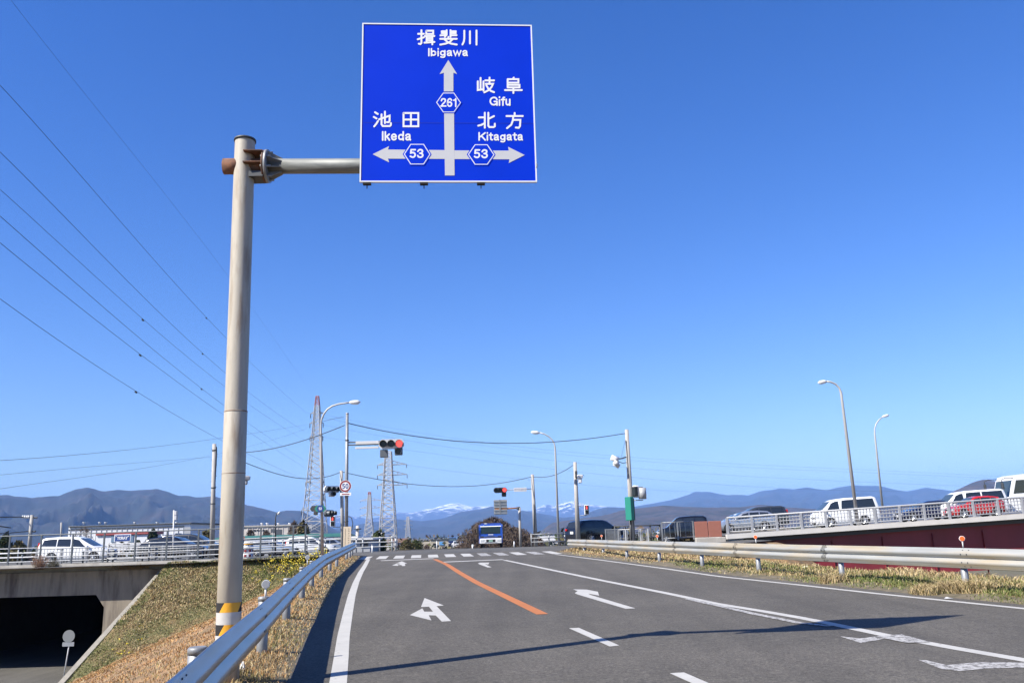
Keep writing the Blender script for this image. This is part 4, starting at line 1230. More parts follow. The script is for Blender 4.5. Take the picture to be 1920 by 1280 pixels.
b = MB(); b.bbox((bx0 + .55, BY0 + .55, zbr(bx0) - .14), (.9, .7, .26), .03); b.build('bearing', M['signalgrey'], br)
def parapet(label, Y, x0, x1, npost, sgn):
    t = thing('bridge_railing', label, 'railing', (x0, Y, zbr(x0) + .27))
    H = .95
    for k in range(npost):
        x = x0 + (x1 - x0) * k / (npost - 1); z = zbr(x) + .27
        bb = MB(); bb.box((x, Y, z + H / 2), (.13, .13, H - .04)); bb.build('post', M['railpaint'], t)
    n_ = 2
    for h, w in ((H, .09), (.76, .03), (.56, .03), (.36, .03), (.14, .045)):
        bb = MB(); bb.tube([(x0, Y, zbr(x0) + .27 + h), (x1, Y, zbr(x1) + .27 + h)], w * .6, 6); bb.build('rail', M['railpaint'], t)
    bb = MB(); n = int((x1 - x0) / .19)
    for k in range(n):
        x = x0 + (x1 - x0) * (k + .5) / n
        bb.box((x, Y + .02, zbr(x) + .27 + (H + .14) / 2), (.034, .03, H - .16))
    bb.build('balusters', M['railpaint'], t)
parapet('pale grey barred railing along the near edge of the bridge', BY0 + .2, bx0 + .1, 46.0, 24, 1)
pipe_guard('pipe_rail', 'low rail along the far edge of the bridge behind the cars', BY1 - .2, [1370, 1460, 1560, 1660, 1760, 1860, 1960], (.45, .8), post_m='galv', pipe_m='galv', zf_=lambda X: zdk(X, BY1) + .07)
# brown panel fence on its concrete block, railings left of it
pbx = P(1330, 1007, 49.6)
bp = thing('panel_fence', 'rusty brown steel panel fence on a concrete block at the end of the bridge', 'panel fence', (pbx.x, 49.6, pbx.z))
q0, q1 = P(1304, 1007, 49.6), P(1354, 1006, 49.6); tz = P(1330, 976.5, 49.6).z
for a, c in ((0, .49), (.51, 1)):
    xa, xb_ = q0.x + (q1.x - q0.x) * a, q0.x + (q1.x - q0.x) * c
    b = MB(); b.bbox(((xa + xb_) / 2, 49.6, (q0.z + tz) / 2), (xb_ - xa, .06, tz - q0.z), .015); b.build('panel', M['brownpanel'], bp)
b = MB(); b.bbox(((q0.x + q1.x) / 2 + .1, 49.75, q0.z - .55), (q1.x - q0.x + .2, .5, 1.08), .03); b.build('block', M['concrete'], bp)
zl2 = lambda X: -.95 + .012 * max(0, X - 8)
picket('bar_railing', 'dark railing of upright bars in front of the black van', 49.8, 1243, 1302, 1.0, .3, 'galv', lambda X: P(1270, 1011, 49.8).z + .012 * (X - 9.8), 3)
picket('bar_railing', 'pale railing of thin bars below the green box', 49.2, 1160, 1216, 1.05, .2, 'whitepipe', lambda X: -.95, 5)
gx = P(1147, 1001, 47.5)
mg = thing('mesh_gate', 'small light grey mesh gate standing behind the guardrail', 'gate', (gx.x, 47.5, -.95))
b = MB(); ga, gb_, gt_ = P(1136, 1010, 47.5), P(1159, 1010, 47.5), P(1147, 991, 47.5).z
for x in (ga.x, gb_.x): b.box((x, 47.5, (gt_ - .95) / 2), (.06, .06, gt_ + .95))
b.box(((ga.x + gb_.x) / 2, 47.5, gt_ - .03), (gb_.x - ga.x - .07, .05, .05)); b.build('frame', M['galv'], mg)
b = MB()
for k in range(16):
    x = ga.x + .06 + (gb_.x - ga.x - .12) * k / 15; b.box((x, 47.5, (gt_ - .95) / 2), (.018, .012, gt_ + .95 - .12))
b.build('mesh', M['galv'], mg)
pipe_guard('curved_rail', 'dark handrail curving up towards the bridge behind the black wagon', 50.6, [1155, 1190, 1222, 1240], (.45, 1.15), post_m='dark', pipe_m='dark', zf_=lambda X: -.85)

# ------------------------------------------------------------------ vehicles
PAINT = {}
def paintmat(name, col, metal=0.0, rough=.28):
    if name not in PAINT: PAINT[name] = mat(name + ' car paint', col, rough, metal, coat=.6, spec=.5)
    return PAINT[name]
def lerp_pts(x, pts): return interp(x, pts)
def car(label, cat, loc, heading, pitch, S, paint, group='cars on the crossing road', name='parked_car'):
    """S: L, W, top [(x, z)], belt [(x, z)], windows [(x0b, x0t, x1b, x1t)], shield (x cowl, x roof), rear (x roof, x tail), wheels (xf, xr), r.
       x runs from the nose (0) to the tail (L); the finished car points along +X of its empty."""
    L_, W_ = S['L'], S['W']; top, belt = S['top'], S['belt']; r = S.get('r', .31); gc = S.get('gc', .2)
    t = thing(name, label, cat, loc, group)
    ORG[t.name] = Vector((0, 0, 0))
    t.rotation_euler = (0, -pitch, heading)
    hw0 = W_ / 2
    def hw(x):
        e = abs(x - L_ / 2) / (L_ / 2); return hw0 * (1 - .13 * max(0, (e - .72) / .28) ** 2)
    def sect(x):
        zt = interp(x, top); zbel = min(interp(x, belt), zt - .015); w = hw(x); h = zt - zbel
        zb_ = gc + .10 * max(0, (abs(x - L_ / 2) / (L_ / 2) - .85) / .15)
        tum = S.get('tum', .2) * h
        ins = .03 * min(1, h / .3)
        return [(w * .86, zb_), (w * .965, zb_ + .05), (w, zb_ + .22), (w * 1.0, zb_ + (zbel - zb_) * .62), (w * .975, zbel), (w * .972 - tum * .5, zbel + h * .5), (w * .97 - tum, zt - .09 * min(1, h / .35)), (w * .9 - tum, zt - .025 * min(1, h / .35)), (w * .5 - tum * .5, zt), (0, zt + .008)]
    xs = sorted(set([0.0, .02, .06, L_ - .02, L_ - .06, L_] + [p[0] for p in top] + [L_ * k / 26 for k in range(27)]))
    xs = [x for i, x in enumerate(xs) if i == 0 or x - xs[i - 1] > .012]
    b = MB(); rows = []
    fx = lambda x: L_ / 2 - x
    for x in xs:
        s_ = sect(x)
        rows.append([(fx(x), y, z) for y, z in s_] + [(fx(x), -y, z) for y, z in s_[-2::-1]])
    b.grid(rows)
    for r_ in (rows[0], rows[-1]): b.add(r_, [tuple(range(len(r_)))])
    b.add([(fx(L_ * .04), s2 * W_ * .4, gc + .12) for s2 in (1, -1)] + [(fx(L_ * .96), s2 * W_ * .4, gc + .12) for s2 in (-1, 1)], [(0, 1, 2, 3)])
    body = b.build('body', paint, t)
    def surf(x, s2, f):                                     # side glass surface, f 0 belt .. 1 roof edge
        q = sect(x); a, m_, c = q[4], q[5], q[6]
        if f < .5: y, z = a[0] + (m_[0] - a[0]) * f * 2, a[1] + (m_[1] - a[1]) * f * 2
        else: y, z = m_[0] + (c[0] - m_[0]) * (f - .5) * 2, m_[1] + (c[1] - m_[1]) * (f - .5) * 2
        return (fx(x), s2 * (y + .008), z)
    for s2 in (1, -1):
        for (x0b, x0t, x1b, x1t) in S['windows']:
            b = MB(); rws = []
            for i in range(7):
                f = .06 + .86 * i / 6
                rws.append([surf((x0b + (x0t - x0b) * f) * (1 - j / 8) + (x1b + (x1t - x1b) * f) * (j / 8), s2, f) for j in range(9)])
            b.grid(rws); b.build('side_window', M['glass'], t)
    def centre(x0, x1, nm, gm):
        b = MB(); rws = []
        for i in range(7):
            x = x0 + (x1 - x0) * i / 6; q = sect(x); w = q[7][0] * .96
            rws.append([(fx(x), w * k, interp(x, top) + .012 - .025 * abs(k) ** 3) for k in (-1, -.6, 0, .6, 1)])
        b.grid(rws); b.build(nm, gm, t)
    if S.get('shield'): centre(*S['shield'], 'windscreen', M['glass_blue'])
    if S.get('rear'): centre(*S['rear'], 'rear_window', M['glass'])
    if S.get('rearflat'):
        z0, z1 = S['rearflat']; w = sect(L_ - .05)[5][0] * .9
        b = MB(); b.prism([(fx(L_) - .006, -w, z0), (fx(L_) - .006, w, z0), (fx(L_) - .006, w * .9, z1), (fx(L_) - .006, -w * .9, z1)], (-.008, 0, 0)); b.build('rear_window', M['glass'], t)
    for xw in S['wheels']:
        for s2 in (1, -1):
            y = s2 * (W_ / 2 - .10)
            b = MB(); c = Vector((fx(xw), s2 * (W_ / 2 - .02), r + .03))
            n = 18; arch = [(c.x + (r + .075) * math.cos(a), c.y + s2 * .028, max(gc, c.z + (r + .075) * math.sin(a))) for a in [math.pi * (-.12 + 1.24 * k / n) for k in range(n + 1)]]
            b.add(arch, [tuple(range(n + 1))]); b.build('wheel_arch', M['black'], t)
            b = MB(); c = Vector((fx(xw), y, r))
            b.tube([c + Vector((0, s2 * d, 0)) for d in (-.08, -.06, .12, .135)], [r * .9, r, r, r * .93], 22); wh = b.build('wheel', M['tyre'], t)
            b = MB(); b.tube([c + Vector((0, s2 * d, 0)) for d in (.132, .142)], r * .68, 20)
            for k in range(7):
                a = 2 * math.pi * k / 7; dx = Vector((math.cos(a), 0, math.sin(a)))
                b.bar(c + Vector((0, s2 * .146, 0)), c + dx * r * .66 + Vector((0, s2 * .146, 0)), .05, 1)
            b.build('rim', [M['dark'], M['rim']], wh)
    zh = interp(.1, top)
    for s2 in (1, -1):
        b = MB(); b.bbox((fx(.10), s2 * hw0 * .70, min(zh - .12, S.get('hl', .72))), (.2, .36, .16), .03); b.build('headlight', M['lampglass'], t)
        zl = S.get('tlz', .9)
        b = MB(); b.bbox((fx(L_ - .05), s2 * (hw0 * .72), zl), (.16, .18, S.get('tlh', .3)), .03); b.build('tail_light', M['tail'], t)
        xm = S['shield'][0] + .25 if S.get('shield') else .9
        b = MB(); b.bbox((fx(xm), s2 * (hw0 + .10), interp(xm, belt) + .06), (.12, .22, .15), .04); b.build('mirror', S.get('mirror') or paint, t)
    b = MB(); b.bbox((fx(.0) + .004, 0, S.get('hl', .72) - .02), (.04, hw0 * .85, .12), .01); b.bbox((fx(0) + .006, 0, .36), (.03, hw0 * 1.1, .12), .01); b.build('grille', M['black'], t)
    b = MB(); b.box((fx(0) + .02, 0, .5), (.012, .33, .165)); b.build('number_plate', M['plate'], t)
    b = MB(); b.box((fx(L_) - .012, 0, S.get('plz', .8)), (.012, .33, .165)); b.build('number_plate', M['plate'], t)
    b = MB()
    for s2 in (1, -1):
        for (x0b, x0t, x1b, x1t) in S['windows'][:2]:
            b.box((fx(x1b) + .1, s2 * (hw(x1b) + .004), interp(x1b, belt) - .13), (.16, .02, .03))
    b.build('door_handle', S.get('handle') or paint, t)
    return t
MINIVAN = dict(L=4.6, W=1.7, top=[(0, .62), (.04, .78), (.35, .92), (.95, 1.03), (1.9, 1.58), (2.3, 1.68), (3.2, 1.70), (4.2, 1.66), (4.42, 1.58), (4.56, 1.1), (4.6, .6)], belt=[(0, .8), (1.2, .98), (4.6, 1.1)],
    windows=[(1.35, 1.95, 2.35, 2.4), (2.42, 2.47, 3.3, 3.3), (3.36, 3.36, 4.32, 4.2)], shield=(1.0, 1.92), rear=(4.44, 4.54), wheels=(.85, 3.6), r=.31, tlz=1.1, tlh=.5)
KEI = dict(L=3.5, W=1.55, top=[(0, .62), (.03, .82), (.3, .98), (.7, 1.06), (1.35, 1.62), (1.6, 1.72), (2.4, 1.75), (3.2, 1.72), (3.38, 1.62), (3.47, 1.1), (3.5, .6)], belt=[(0, .85), (.9, 1.0), (3.5, 1.06)],
    windows=[(1.0, 1.4, 1.75, 1.78), (1.82, 1.85, 2.55, 2.55), (2.62, 2.62, 3.3, 3.22)], shield=(.74, 1.37), rear=(3.4, 3.46), wheels=(.6, 2.9), r=.28, tlz=.85, tlh=.4)
WAGON = dict(L=4.5, W=1.7, top=[(0, .55), (.05, .72), (.5, .86), (1.15, .96), (2.0, 1.42), (2.4, 1.50), (3.2, 1.50), (3.9, 1.42), (4.3, 1.16), (4.45, .95), (4.5, .55)], belt=[(0, .75), (1.3, .92), (4.5, 1.0)],
    windows=[(1.4, 2.05, 2.4, 2.45), (2.47, 2.52, 3.2, 3.2), (3.26, 3.26, 4.05, 3.85)], shield=(1.18, 2.0), rear=(3.95, 4.3), wheels=(.85, 3.5), r=.31, tlz=.86, tlh=.25)
SUV = dict(L=4.75, W=1.84, top=[(0, .62), (.05, .85), (.5, 1.0), (1.25, 1.1), (2.0, 1.58), (2.4, 1.68), (3.3, 1.70), (4.2, 1.66), (4.4, 1.56), (4.65, 1.12), (4.75, .7)], belt=[(0, .9), (1.3, 1.05), (4.75, 1.17)],
    windows=[(1.5, 2.05, 2.45, 2.5), (2.53, 2.58, 3.35, 3.38), (3.43, 3.45, 4.25, 4.1)], shield=(1.28, 1.98), rear=(4.4, 4.64), wheels=(.92, 3.75), r=.36, tlz=1.02, tlh=.16, plz=.82)
VAN = dict(L=4.75, W=1.75, top=[(0, .6), (.03, .85), (.14, 1.08), (.38, 1.22), (1.15, 1.86), (1.5, 2.0), (2.3, 2.06), (4.3, 2.06), (4.55, 1.98), (4.7, 1.3), (4.75, .6)], belt=[(0, 1.0), (.3, 1.12), (4.75, 1.22)],
    windows=[(.62, 1.2, 1.72, 1.72), (1.86, 2.0, 4.42, 4.3)], shield=(.42, 1.15), rear=(4.56, 4.68), wheels=(.95, 3.45), r=.32, tlz=.95, tlh=.5, tum=.12, hl=.78)
HATCH = dict(L=3.9, W=1.68, top=[(0, .55), (.05, .72), (.4, .88), (.95, .98), (1.7, 1.44), (2.1, 1.52), (2.9, 1.50), (3.5, 1.40), (3.75, 1.1), (3.85, .9), (3.9, .55)], belt=[(0, .75), (1.1, .93), (3.9, 1.02)],
    windows=[(1.2, 1.75, 2.1, 2.12), (2.16, 2.18, 2.85, 2.85), (2.9, 2.9, 3.4, 3.25)], shield=(.98, 1.7), rear=(3.5, 3.76), wheels=(.75, 3.15), r=.30, tlz=.9, tlh=.3)
PW_ = paintmat('white', (.93, .93, .92)); PB = paintmat('black', (.008, .008, .010), 0, .18); PN = paintmat('dark blue', (.012, .022, .07), .2, .22)
PS = paintmat('silver', (.50, .53, .57), .7, .3); PRD = paintmat('red', (.48, .018, .015)); PG = paintmat('dark grey', (.05, .055, .06), .3)
LEV = lambda x: zlev(x)
def onlev(u, Y, dz=0): x = XU(u, Y, 1040); return (x, Y, zlev(x) + dz)
def onbr(u, Y): x = XU(u, Y, 975); return (x, Y, zdeck(x, Y))
BP = math.atan((zB - zA) / (xB - xA))
car('white minivan with dark windows passing behind the fence over the underpass', 'minivan', onlev(146, 56.5), 0, 0, MINIVAN, PW_)
car('black wagon behind the railings left of the cream pole', 'car', onlev(331, 56.5), 0, 0, dict(WAGON, L=4.5), PB)
car('dark grey car half hidden by the black wagon beside the cream pole', 'car', onlev(362, 59.8), 0, 0, MINIVAN, PG)
car('black sport utility wagon seen from its rear corner turning towards the bridge', 'car', onlev(1122, 62.0), .62, 0, SUV, PB)
car('boxy black and dark blue compact van nosing down behind the bar railing', 'car', (*onlev(1283, 58.5)[:2], zlev(11) - .05), math.pi - .10, -.02, KEI, PB)
car('silver wagon behind the bridge railing next to the brown panel', 'car', onbr(1396, 64.0), math.pi, -BP, WAGON, PS)
car('dark minivan on the bridge behind the silver wagon', 'minivan', (*onbr(1418, 65.5)[:2], onbr(1418, 65.5)[2] + .12), math.pi, -BP, MINIVAN, PG)
car('white car mostly hidden behind the nose of the silver wagon', 'car', onbr(1382, 71.2), math.pi, -BP, WAGON, PW_)
car('white high roof van with dark side glass behind the taller lamp post on the bridge', 'van', onbr(1586, 63.5), math.pi, -BP, VAN, PW_)
car('dark blue car between the two white vans on the bridge', 'car', onbr(1738, 67.0), math.pi, -BP, dict(WAGON), PN)
car('white van behind the red hatchback on the bridge', 'van', onbr(1825, 66.5), math.pi, -BP, dict(VAN, L=5.2, windows=[(.62, 1.2, 1.72, 1.72), (1.86, 2.0, 3.1, 3.1), (3.2, 3.2, 4.9, 4.78)], top=[(0, .6), (.03, .85), (.14, 1.08), (.38, 1.22), (1.15, 1.86), (1.5, 2.0), (2.3, 2.06), (4.75, 2.06), (5.0, 1.98), (5.15, 1.3), (5.2, .6)], rear=(5.01, 5.13), wheels=(.95, 3.9)), PW_)
car('bright red hatchback behind the bridge railing', 'car', onbr(1830, 62.5), math.pi, -BP, HATCH, PRD)
# white coach at the right margin
fxc = XU(1876, 68.0, 920)
bus = thing('coach', 'white coach with a big curved windscreen and long mirror arms at the right edge', 'bus', (fxc + 4.4, 68.0, zdeck(fxc + 4.4, 68)))
o_ = Vector((fxc, 68.0, zdeck(fxc, 68)))
sec = [(0, .35), (-.08, 1.0), (-.02, 1.5), (.42, 2.95), (.62, 3.2), (1.1, 3.32), (9, 3.35), (9, .35)]
def busp(x, z, y): return (o_.x + x, o_.y + y, o_.z + z * .93 + math.tan(BP) * x)
b = MB(); b.prism([busp(x, z, -1.2) for x, z in sec], (0, 2.4, 0)); b.build('body', PW_, bus)
b = MB(); b.grid([[busp(x - .02, z, y) for y in (-1.1, -.5, .5, 1.1)] for x, z in ((-.01, 1.52), (.12, 1.95), (.27, 2.45), (.40, 2.88))]); b.build('windscreen', M['glass_blue'], bus)
for x0_, x1_ in ((.55, 1.3), (1.5, 2.7), (2.8, 4.0), (4.1, 5.3), (5.4, 6.6)):
    b = MB(); b.prism([busp(x0_ + (.0 if x0_ > 1 else -.25), 1.75, -1.212), busp(x1_, 1.75, -1.212), busp(x1_, 2.85, -1.212), busp(x0_ + .1, 2.85, -1.212)], (0, .006, 0)); b.build('side_window', M['glass'], bus)
for s2, dy in ((-1, -1.25), (1, 1.25)):
    b = MB(); b.tube([busp(.5, 3.05, dy * .9), busp(-.2, 3.1, dy), busp(-.5, 2.95, dy), busp(-.5, 2.7, dy)], .035, 8); mm = b.build('mirror_arm', M['dark'], bus)
    b = MB(); b.bbox(busp(-.5, 2.45, dy), (.14, .26, .5), .05); b.build('mirror', M['dark'], mm)
for xw in (1.9, 7.2):
    b = MB(); c = Vector(busp(xw, .48, -1.08)); b.tube([c, c + Vector((0, -.15, 0))], .48, 20); b.build('wheel', M['tyre'], bus)
b = MB(); b.bbox(busp(-.07, .95, -.85), (.1, .4, .22), .04); b.build('headlight', M['lampglass'], bus)
b = MB(); b.bbox(busp(-.07, .95, .85), (.1, .4, .22), .04); b.build('headlight', M['lampglass'], bus)

# the blue lorry coming over the crest
ty = 95.0; tx = XU(920.5, ty, 1020); tz0 = zroad(ty) + .005
tr = thing('truck', 'blue dump truck with a white bumper coming over the crest of the road', 'truck', (tx, ty, tz0))
def tb(x, y, z): return (tx + x, ty + y, tz0 + z)
PBL = paintmat('lorry blue', (.010, .062, .36), 0, .3)
W2 = 1.32; HT = P(920, 979.5, ty).z - tz0
k_ = HT / 3.0
b = MB()
prof = [(0, .55), (-.03, 1.0), (-.02, 1.5), (.10, 2.55), (.22, 2.75), (1.6, 2.8), (1.6, .55)]
b.prism([tb(-W2, y, z * k_) for y, z in prof], (2 * W2, 0, 0)); b.build('cab', PBL, tr)
def fy(z): return interp(z, [(p[1], p[0]) for p in prof[:5]])
def fpanel(x0, x1, z0, z1, nm, m, off=.012, par=None, n=3):
    bb = MB(); bb.grid([[tb(x, fy(z0 + (z1 - z0) * i / n) - off, (z0 + (z1 - z0) * i / n) * k_) for x in (x0, x1)] for i in range(n + 1)])
    bb.build(nm, m, par or tr)
fpanel(-1.08, 1.08, 1.66, 2.52, 'windscreen', mat('green tinted windscreen', (.02, .035, .032), .15, spec=.35))
fpanel(-1.17, 1.17, 2.53, 2.62, 'visor_strip', M['white'], .02)
fpanel(-1.14, 1.14, 1.18, 1.30, 'grille', M['dark'], .012)
fpanel(-.45, .45, 1.36, 1.40, 'grille_slot', M['dark'], .012)
for s2 in (-1, 1): fpanel(s2 * .98 - .2, s2 * .98 + .2, 1.24, 1.38, 'grille_inlet', M['black'], .02)
fpanel(-.28, .28, 1.53, 1.60, 'badge', M['white'], .02)
for s2 in (-1, 1):
    b = MB(); b.box(tb(s2 * .35, -.05, 1.78 * k_), (.7, .02, .03), Matrix.Rotation(s2 * .12, 3, 'Y')); b.build('wiper', M['black'], tr)
b = MB(); b.bbox(tb(0, -.02, .80 * k_), (2.46, .34, .62 * k_), .06); bm_ = b.build('bumper', M['white'], tr)
b = MB(); b.bbox(tb(0, -.2, .82 * k_), (1.0, .03, .3), .01); b.build('intake', M['black'], bm_)
b = MB(); b.box(tb(0, -.225, .82 * k_), (.44, .012, .22)); b.build('number_plate', mat('green number plate', (.25, .4, .32), .5), bm_)
for s2 in (-1, 1):
    b = MB(); b.bbox(tb(s2 * .92, -.185, .84 * k_), (.42, .05, .22), .02); b.build('headlight', M['lampglass'], bm_)
    b = MB(); b.disc(tb(s2 * .6, -.195, .66 * k_), (0, 1, 0), .08, .04, 12); b.build('fog_lamp', M['lampglass'], bm_)
    b = MB(); b.tube([tb(s2 * 1.15, 0, 2.45 * k_), tb(s2 * 1.42, -.12, 2.4 * k_), tb(s2 * 1.42, -.12, 1.8 * k_)], .02, 6); ma_ = b.build('mirror_arm', M['black'], tr)
    b = MB(); b.bbox(tb(s2 * 1.42, -.15, 2.22 * k_), (.22, .08, .40), .03); b.bbox(tb(s2 * 1.42, -.15, 1.84 * k_), (.2, .08, .24), .03); b.build('mirror', M['black'], ma_)
    for y in (1.0, 4.6, 5.8):
        b = MB(); b.tube([tb(s2 * 1.02, y, .48), tb(s2 * 1.22, y, .48)], .5, 20); b.build('wheel', M['tyre'], tr)
b = MB(); b.bbox(tb(0, 4.6, 1.9 * k_), (2.4, 5.4, 1.6), .05); b.box(tb(0, 1.86, 2.85 * k_), (2.3, .08, .22)); b.build('dump_body', PBL, tr)
b = MB(); b.box(tb(0, 4.2, .78), (.9, 7.4, .3)); b.build('chassis', M['dark'], tr)
b = MB(); b.bbox(tb(-.55, .6, 2.9 * k_), (.35, .2, .12), .03); b.build('roof_lamp', M['lampglass'], tr)

# cars in the car park beyond the railings, far vehicles beyond the crest
for k, (u, Y, lab, pm, sp, hd) in enumerate(((488, 84, 'white parked car seen past the road drum', PW_, HATCH, 0.1), (512, 82, 'silver parked car behind the small lamp post', PS, WAGON, .05), (545, 86, 'white parked car behind the yellow flowers', PW_, WAGON, .0), (583, 83, 'white parked van left of the tall street lamp', PW_, MINIVAN, .1), (622, 85, 'pale parked car right of the tall street lamp', PS, HATCH, .2))):
    x = XU(u, Y, 1025); car(lab, 'car', (x, Y, -1.08 - .011 * (Y - 62.5)), hd, 0, sp, pm, 'cars in the car park')
for (u, v, Y, lab, pm, sp, hd) in ((850, 1022, 190, 'tiny blue and white lorry far down the road left of the truck', PN, VAN, -1.6), (857, 1025, 175, 'tiny white car far down the road left of the truck', PW_, HATCH, -1.5), (870, 1026, 185, 'tiny blue car far down the road next to the truck', paintmat('bright blue', (.02, .15, .5)), HATCH, -1.57)):
    x = XU(u, Y, v); car(lab, 'car', (x, Y, P(u, v + 2.5, Y).z), hd, 0, sp, pm, 'far vehicles')

# ------------------------------------------------------------------ traffic lights, poles and lamps
def lens(bb_parent, c, nrm, r, lit, hood=True, hm='signaldark', depth=.22):
    nrm = Vector(nrm).normalized(); c = Vector(c)
    bb = MB(); bb.disc(c + nrm * .012, nrm, r, .02, 20)
    le = bb.build('lens', M['lens_red'] if lit else M['lens_off'], bb_parent)
    if hood:
        bb = MB(); side = nrm.cross(Vector((0, 0, 1))).normalized(); upv = side.cross(nrm)
        rws = []
        for d in (0, depth):
            rws.append([c + nrm * d + (side * math.cos(a) + upv * math.sin(a)) * (r * 1.12) for a in [math.pi * (-.25 + 1.5 * k / 14) for k in range(15)]])
        bb.grid(rws); rws2 = [[p + (p - c).normalized() * -.012 for p in rw] for rw in rws]; bb.grid(rws2)
        bb.build('hood', M[hm], le)
def signal_head(parent, c, yaw, lit, n=3, pitch_=.37, r=.15, m='signalgrey', vert=False, name='signal_head'):
    # head whose lenses face along (sin yaw, -cos yaw)
    nrm = Vector((math.sin(yaw), -math.cos(yaw), 0)); side = Vector((math.cos(yaw), math.sin(yaw), 0)); c = Vector(c)
    Rm = Matrix.Rotation(yaw, 3, 'Z')
    bb = MB()
    Lh = pitch_ * n + .06; Hh = pitch_ + .08
    if vert: bb.bbox(c, (Hh, .16, Lh), .05, Rm)
    else:
        hh = Hh / 2; Ll = Lh / 2; ch = .13
        poly = [(-Ll + ch, -hh), (Ll - ch, -hh), (Ll, -hh + ch), (Ll, hh - ch), (Ll - ch, hh), (-Ll + ch, hh), (-Ll, hh - ch), (-Ll, -hh + ch)]
        bb.prism([c + side * x + Vector((0, 0, z)) + nrm * .07 for x, z in poly], nrm * -.14)
    h = bb.build(name, M[m], parent)
    for k in range(n):
        o = (k - (n - 1) / 2) * pitch_
        q = c + (Vector((0, 0, -o)) if vert else side * o) + nrm * .075
        lens(h, q, nrm, r, k == lit, True, 'signaldark')
    return h
def pole_thing(name, label, cat, u0, v0, u1, v1, Y, r0, r1, m, zbase=None, group=None, n=12, pname='pole'):
    p0, p1 = P(u0, v0, Y), P(u1, v1, Y)
    zb_ = zbase if zbase is not None else p0.z
    p0b = p0 + (p1 - p0) * ((zb_ - p0.z) / (p1.z - p0.z))
    t = thing(name, label, cat, p0b, group)
    bb = MB(); bb.tube([p0b, p1], [r0, r1], n)
    bb.build(pname, m, t)
    return t, p0b, p1
def at(p0, p1, z): return p0 + (p1 - p0) * ((z - p0.z) / (p1.z - p0.z))
# main signal at the left corner
ZS = 42.6
sp, a0, a1 = pole_thing('traffic_light', 'main traffic light on a tall steel pole with its red lamp lit', 'traffic light', 649, 1040, 651, 776, ZS, .095, .075, M['galv'])
b = MB(); b.tube([a1, a1 + Vector((0, 0, .06))], .08, 12); b.build('cap', M['signalgrey'], sp)
e = P(712, 835, ZS); s0 = at(a0, a1, P(651, 833, ZS).z)
b = MB()
for dz_ in (.10, -.03): b.tube([s0 + Vector((0, 0, dz_)), P(713, 831 - dz_ * 40, ZS) ], .035, 8)
b.build('arm', M['dark'], sp)
b = MB(); A_, B_ = P(667, 829.5, ZS - .1), P(710, 829.5, ZS - .1); b.bbox((A_ + B_) / 2, (B_.x - A_.x, .05, .16), .01); A_, B_ = P(666, 839, ZS - .1), P(710, 839, ZS - .1); b.bbox((A_ + B_) / 2, (B_.x - A_.x, .05, .10), .01); b.build('arm_cover', M['signalpale'], sp)
hc = P(734, 832, ZS - .1)
signal_head(sp, hc, 0.05, 2, 3, .405, .165, 'signalpale')
b = MB(); c = P(747.5, 846, ZS - .1); b.bbox(c, (.40, .16, .38), .03); h_ = b.build('arrow_head', M['signaldark'], sp); lens(h_, c + Vector((0, -.085, 0)), (0, -1, 0), .15, False, True, 'signalgrey')
b = MB(); b.bbox(P(720, 850, ZS - .08), (.40, .14, .40), .03); b.build('control_box', M['signaldark'], sp)
b = MB(); b.tube([P(718, 841, ZS - .1), P(750, 840, ZS - .1)], .025, 6); b.build('bracket', M['dark'], sp)
for v in (826, 931, 978, 1000):
    q = at(a0, a1, P(650, v, ZS).z); b = MB(); b.tube([q, q + Vector((0, 0, .05))], .105, 12); b.build('clamp', M['dark'], sp)
b = MB(); q = at(a0, a1, P(650, 985, ZS).z)
b.tube([q + Vector((.1, 0, .45)), q + Vector((.26, 0, .38)), q + Vector((.32, 0, .1)), q + Vector((.28, 0, -.25)), q + Vector((.12, 0, -.3))], .02, 6); b.build('cable', M['dark'], sp)
# 50 sign with its plate
c = P(647.5, 911, ZS - .16)
s5 = thing('speed_limit_sign', 'round red and white speed limit sign reading 50 clamped to the traffic light pole', 'road sign', c)
b = MB(); b.disc(c, (0, 1, 0), .30, .02, 36); b.build('disc', M['signwhite'], s5)
b = MB(); rws = [[c + Vector((rr * math.cos(a), -.013, rr * math.sin(a))) for a in [2 * math.pi * k / 40 for k in range(41)]] for rr in (.205, .285)]; b.grid(rws); b.build('red_ring', M['redpaint'], s5)
latin('50', (-.155, -.13, .155, .13), lambda x, y, o: c + Vector((x, -.0135 - o, -y)), .001, 'number', M['bluepaint'], s5, wt=19, gap=12)
c2 = P(648, 926, ZS - .16)
s6 = thing('supplementary_plate', 'small white plate with a dark red bar under the speed limit sign', 'road sign', c2)
b = MB(); b.bbox(c2, (.56, .016, .15), .01); b.build('plate', M['signwhite'], s6)
b = MB(); b.box(c2 + Vector((0, -.012, 0)), (.38, .006, .045)); b.build('bar', M['redpaint'], s6)
# cream notice board at the foot of the pole
c = P(651, 1010, ZS - .22); z0, z1 = P(651, 1033, ZS).z, P(651, 987, ZS).z
nb = thing('notice_board', 'tall cream notice board with columns of small characters on the traffic light pole', 'notice board', c)
xw = P(657, 1000, ZS).x - P(642.5, 1000, ZS).x
b = MB(); b.bbox((c.x, c.y, (z0 + z1) / 2), (xw, .02, z1 - z0), .008); b.build('board', mat('cream board', (.62, .52, .38), .6), nb)
b = MB(); rr_ = random.Random(3)
for (cxx, n, s_) in ((-.10, 22, .028), (.07, 9, .05)):
    for k in range(n):
        zz = z1 - .10 - (z1 - z0 - .18) * k / n
        for q in range(4):
            b.box((c.x + cxx + rr_.uniform(-1, 1) * s_ * .4, c.y - .0135 - .0003 * q, zz + rr_.uniform(-1, 1) * s_ * .35), ((s_, .002, .008) if q % 2 else (.008, .002, s_)))
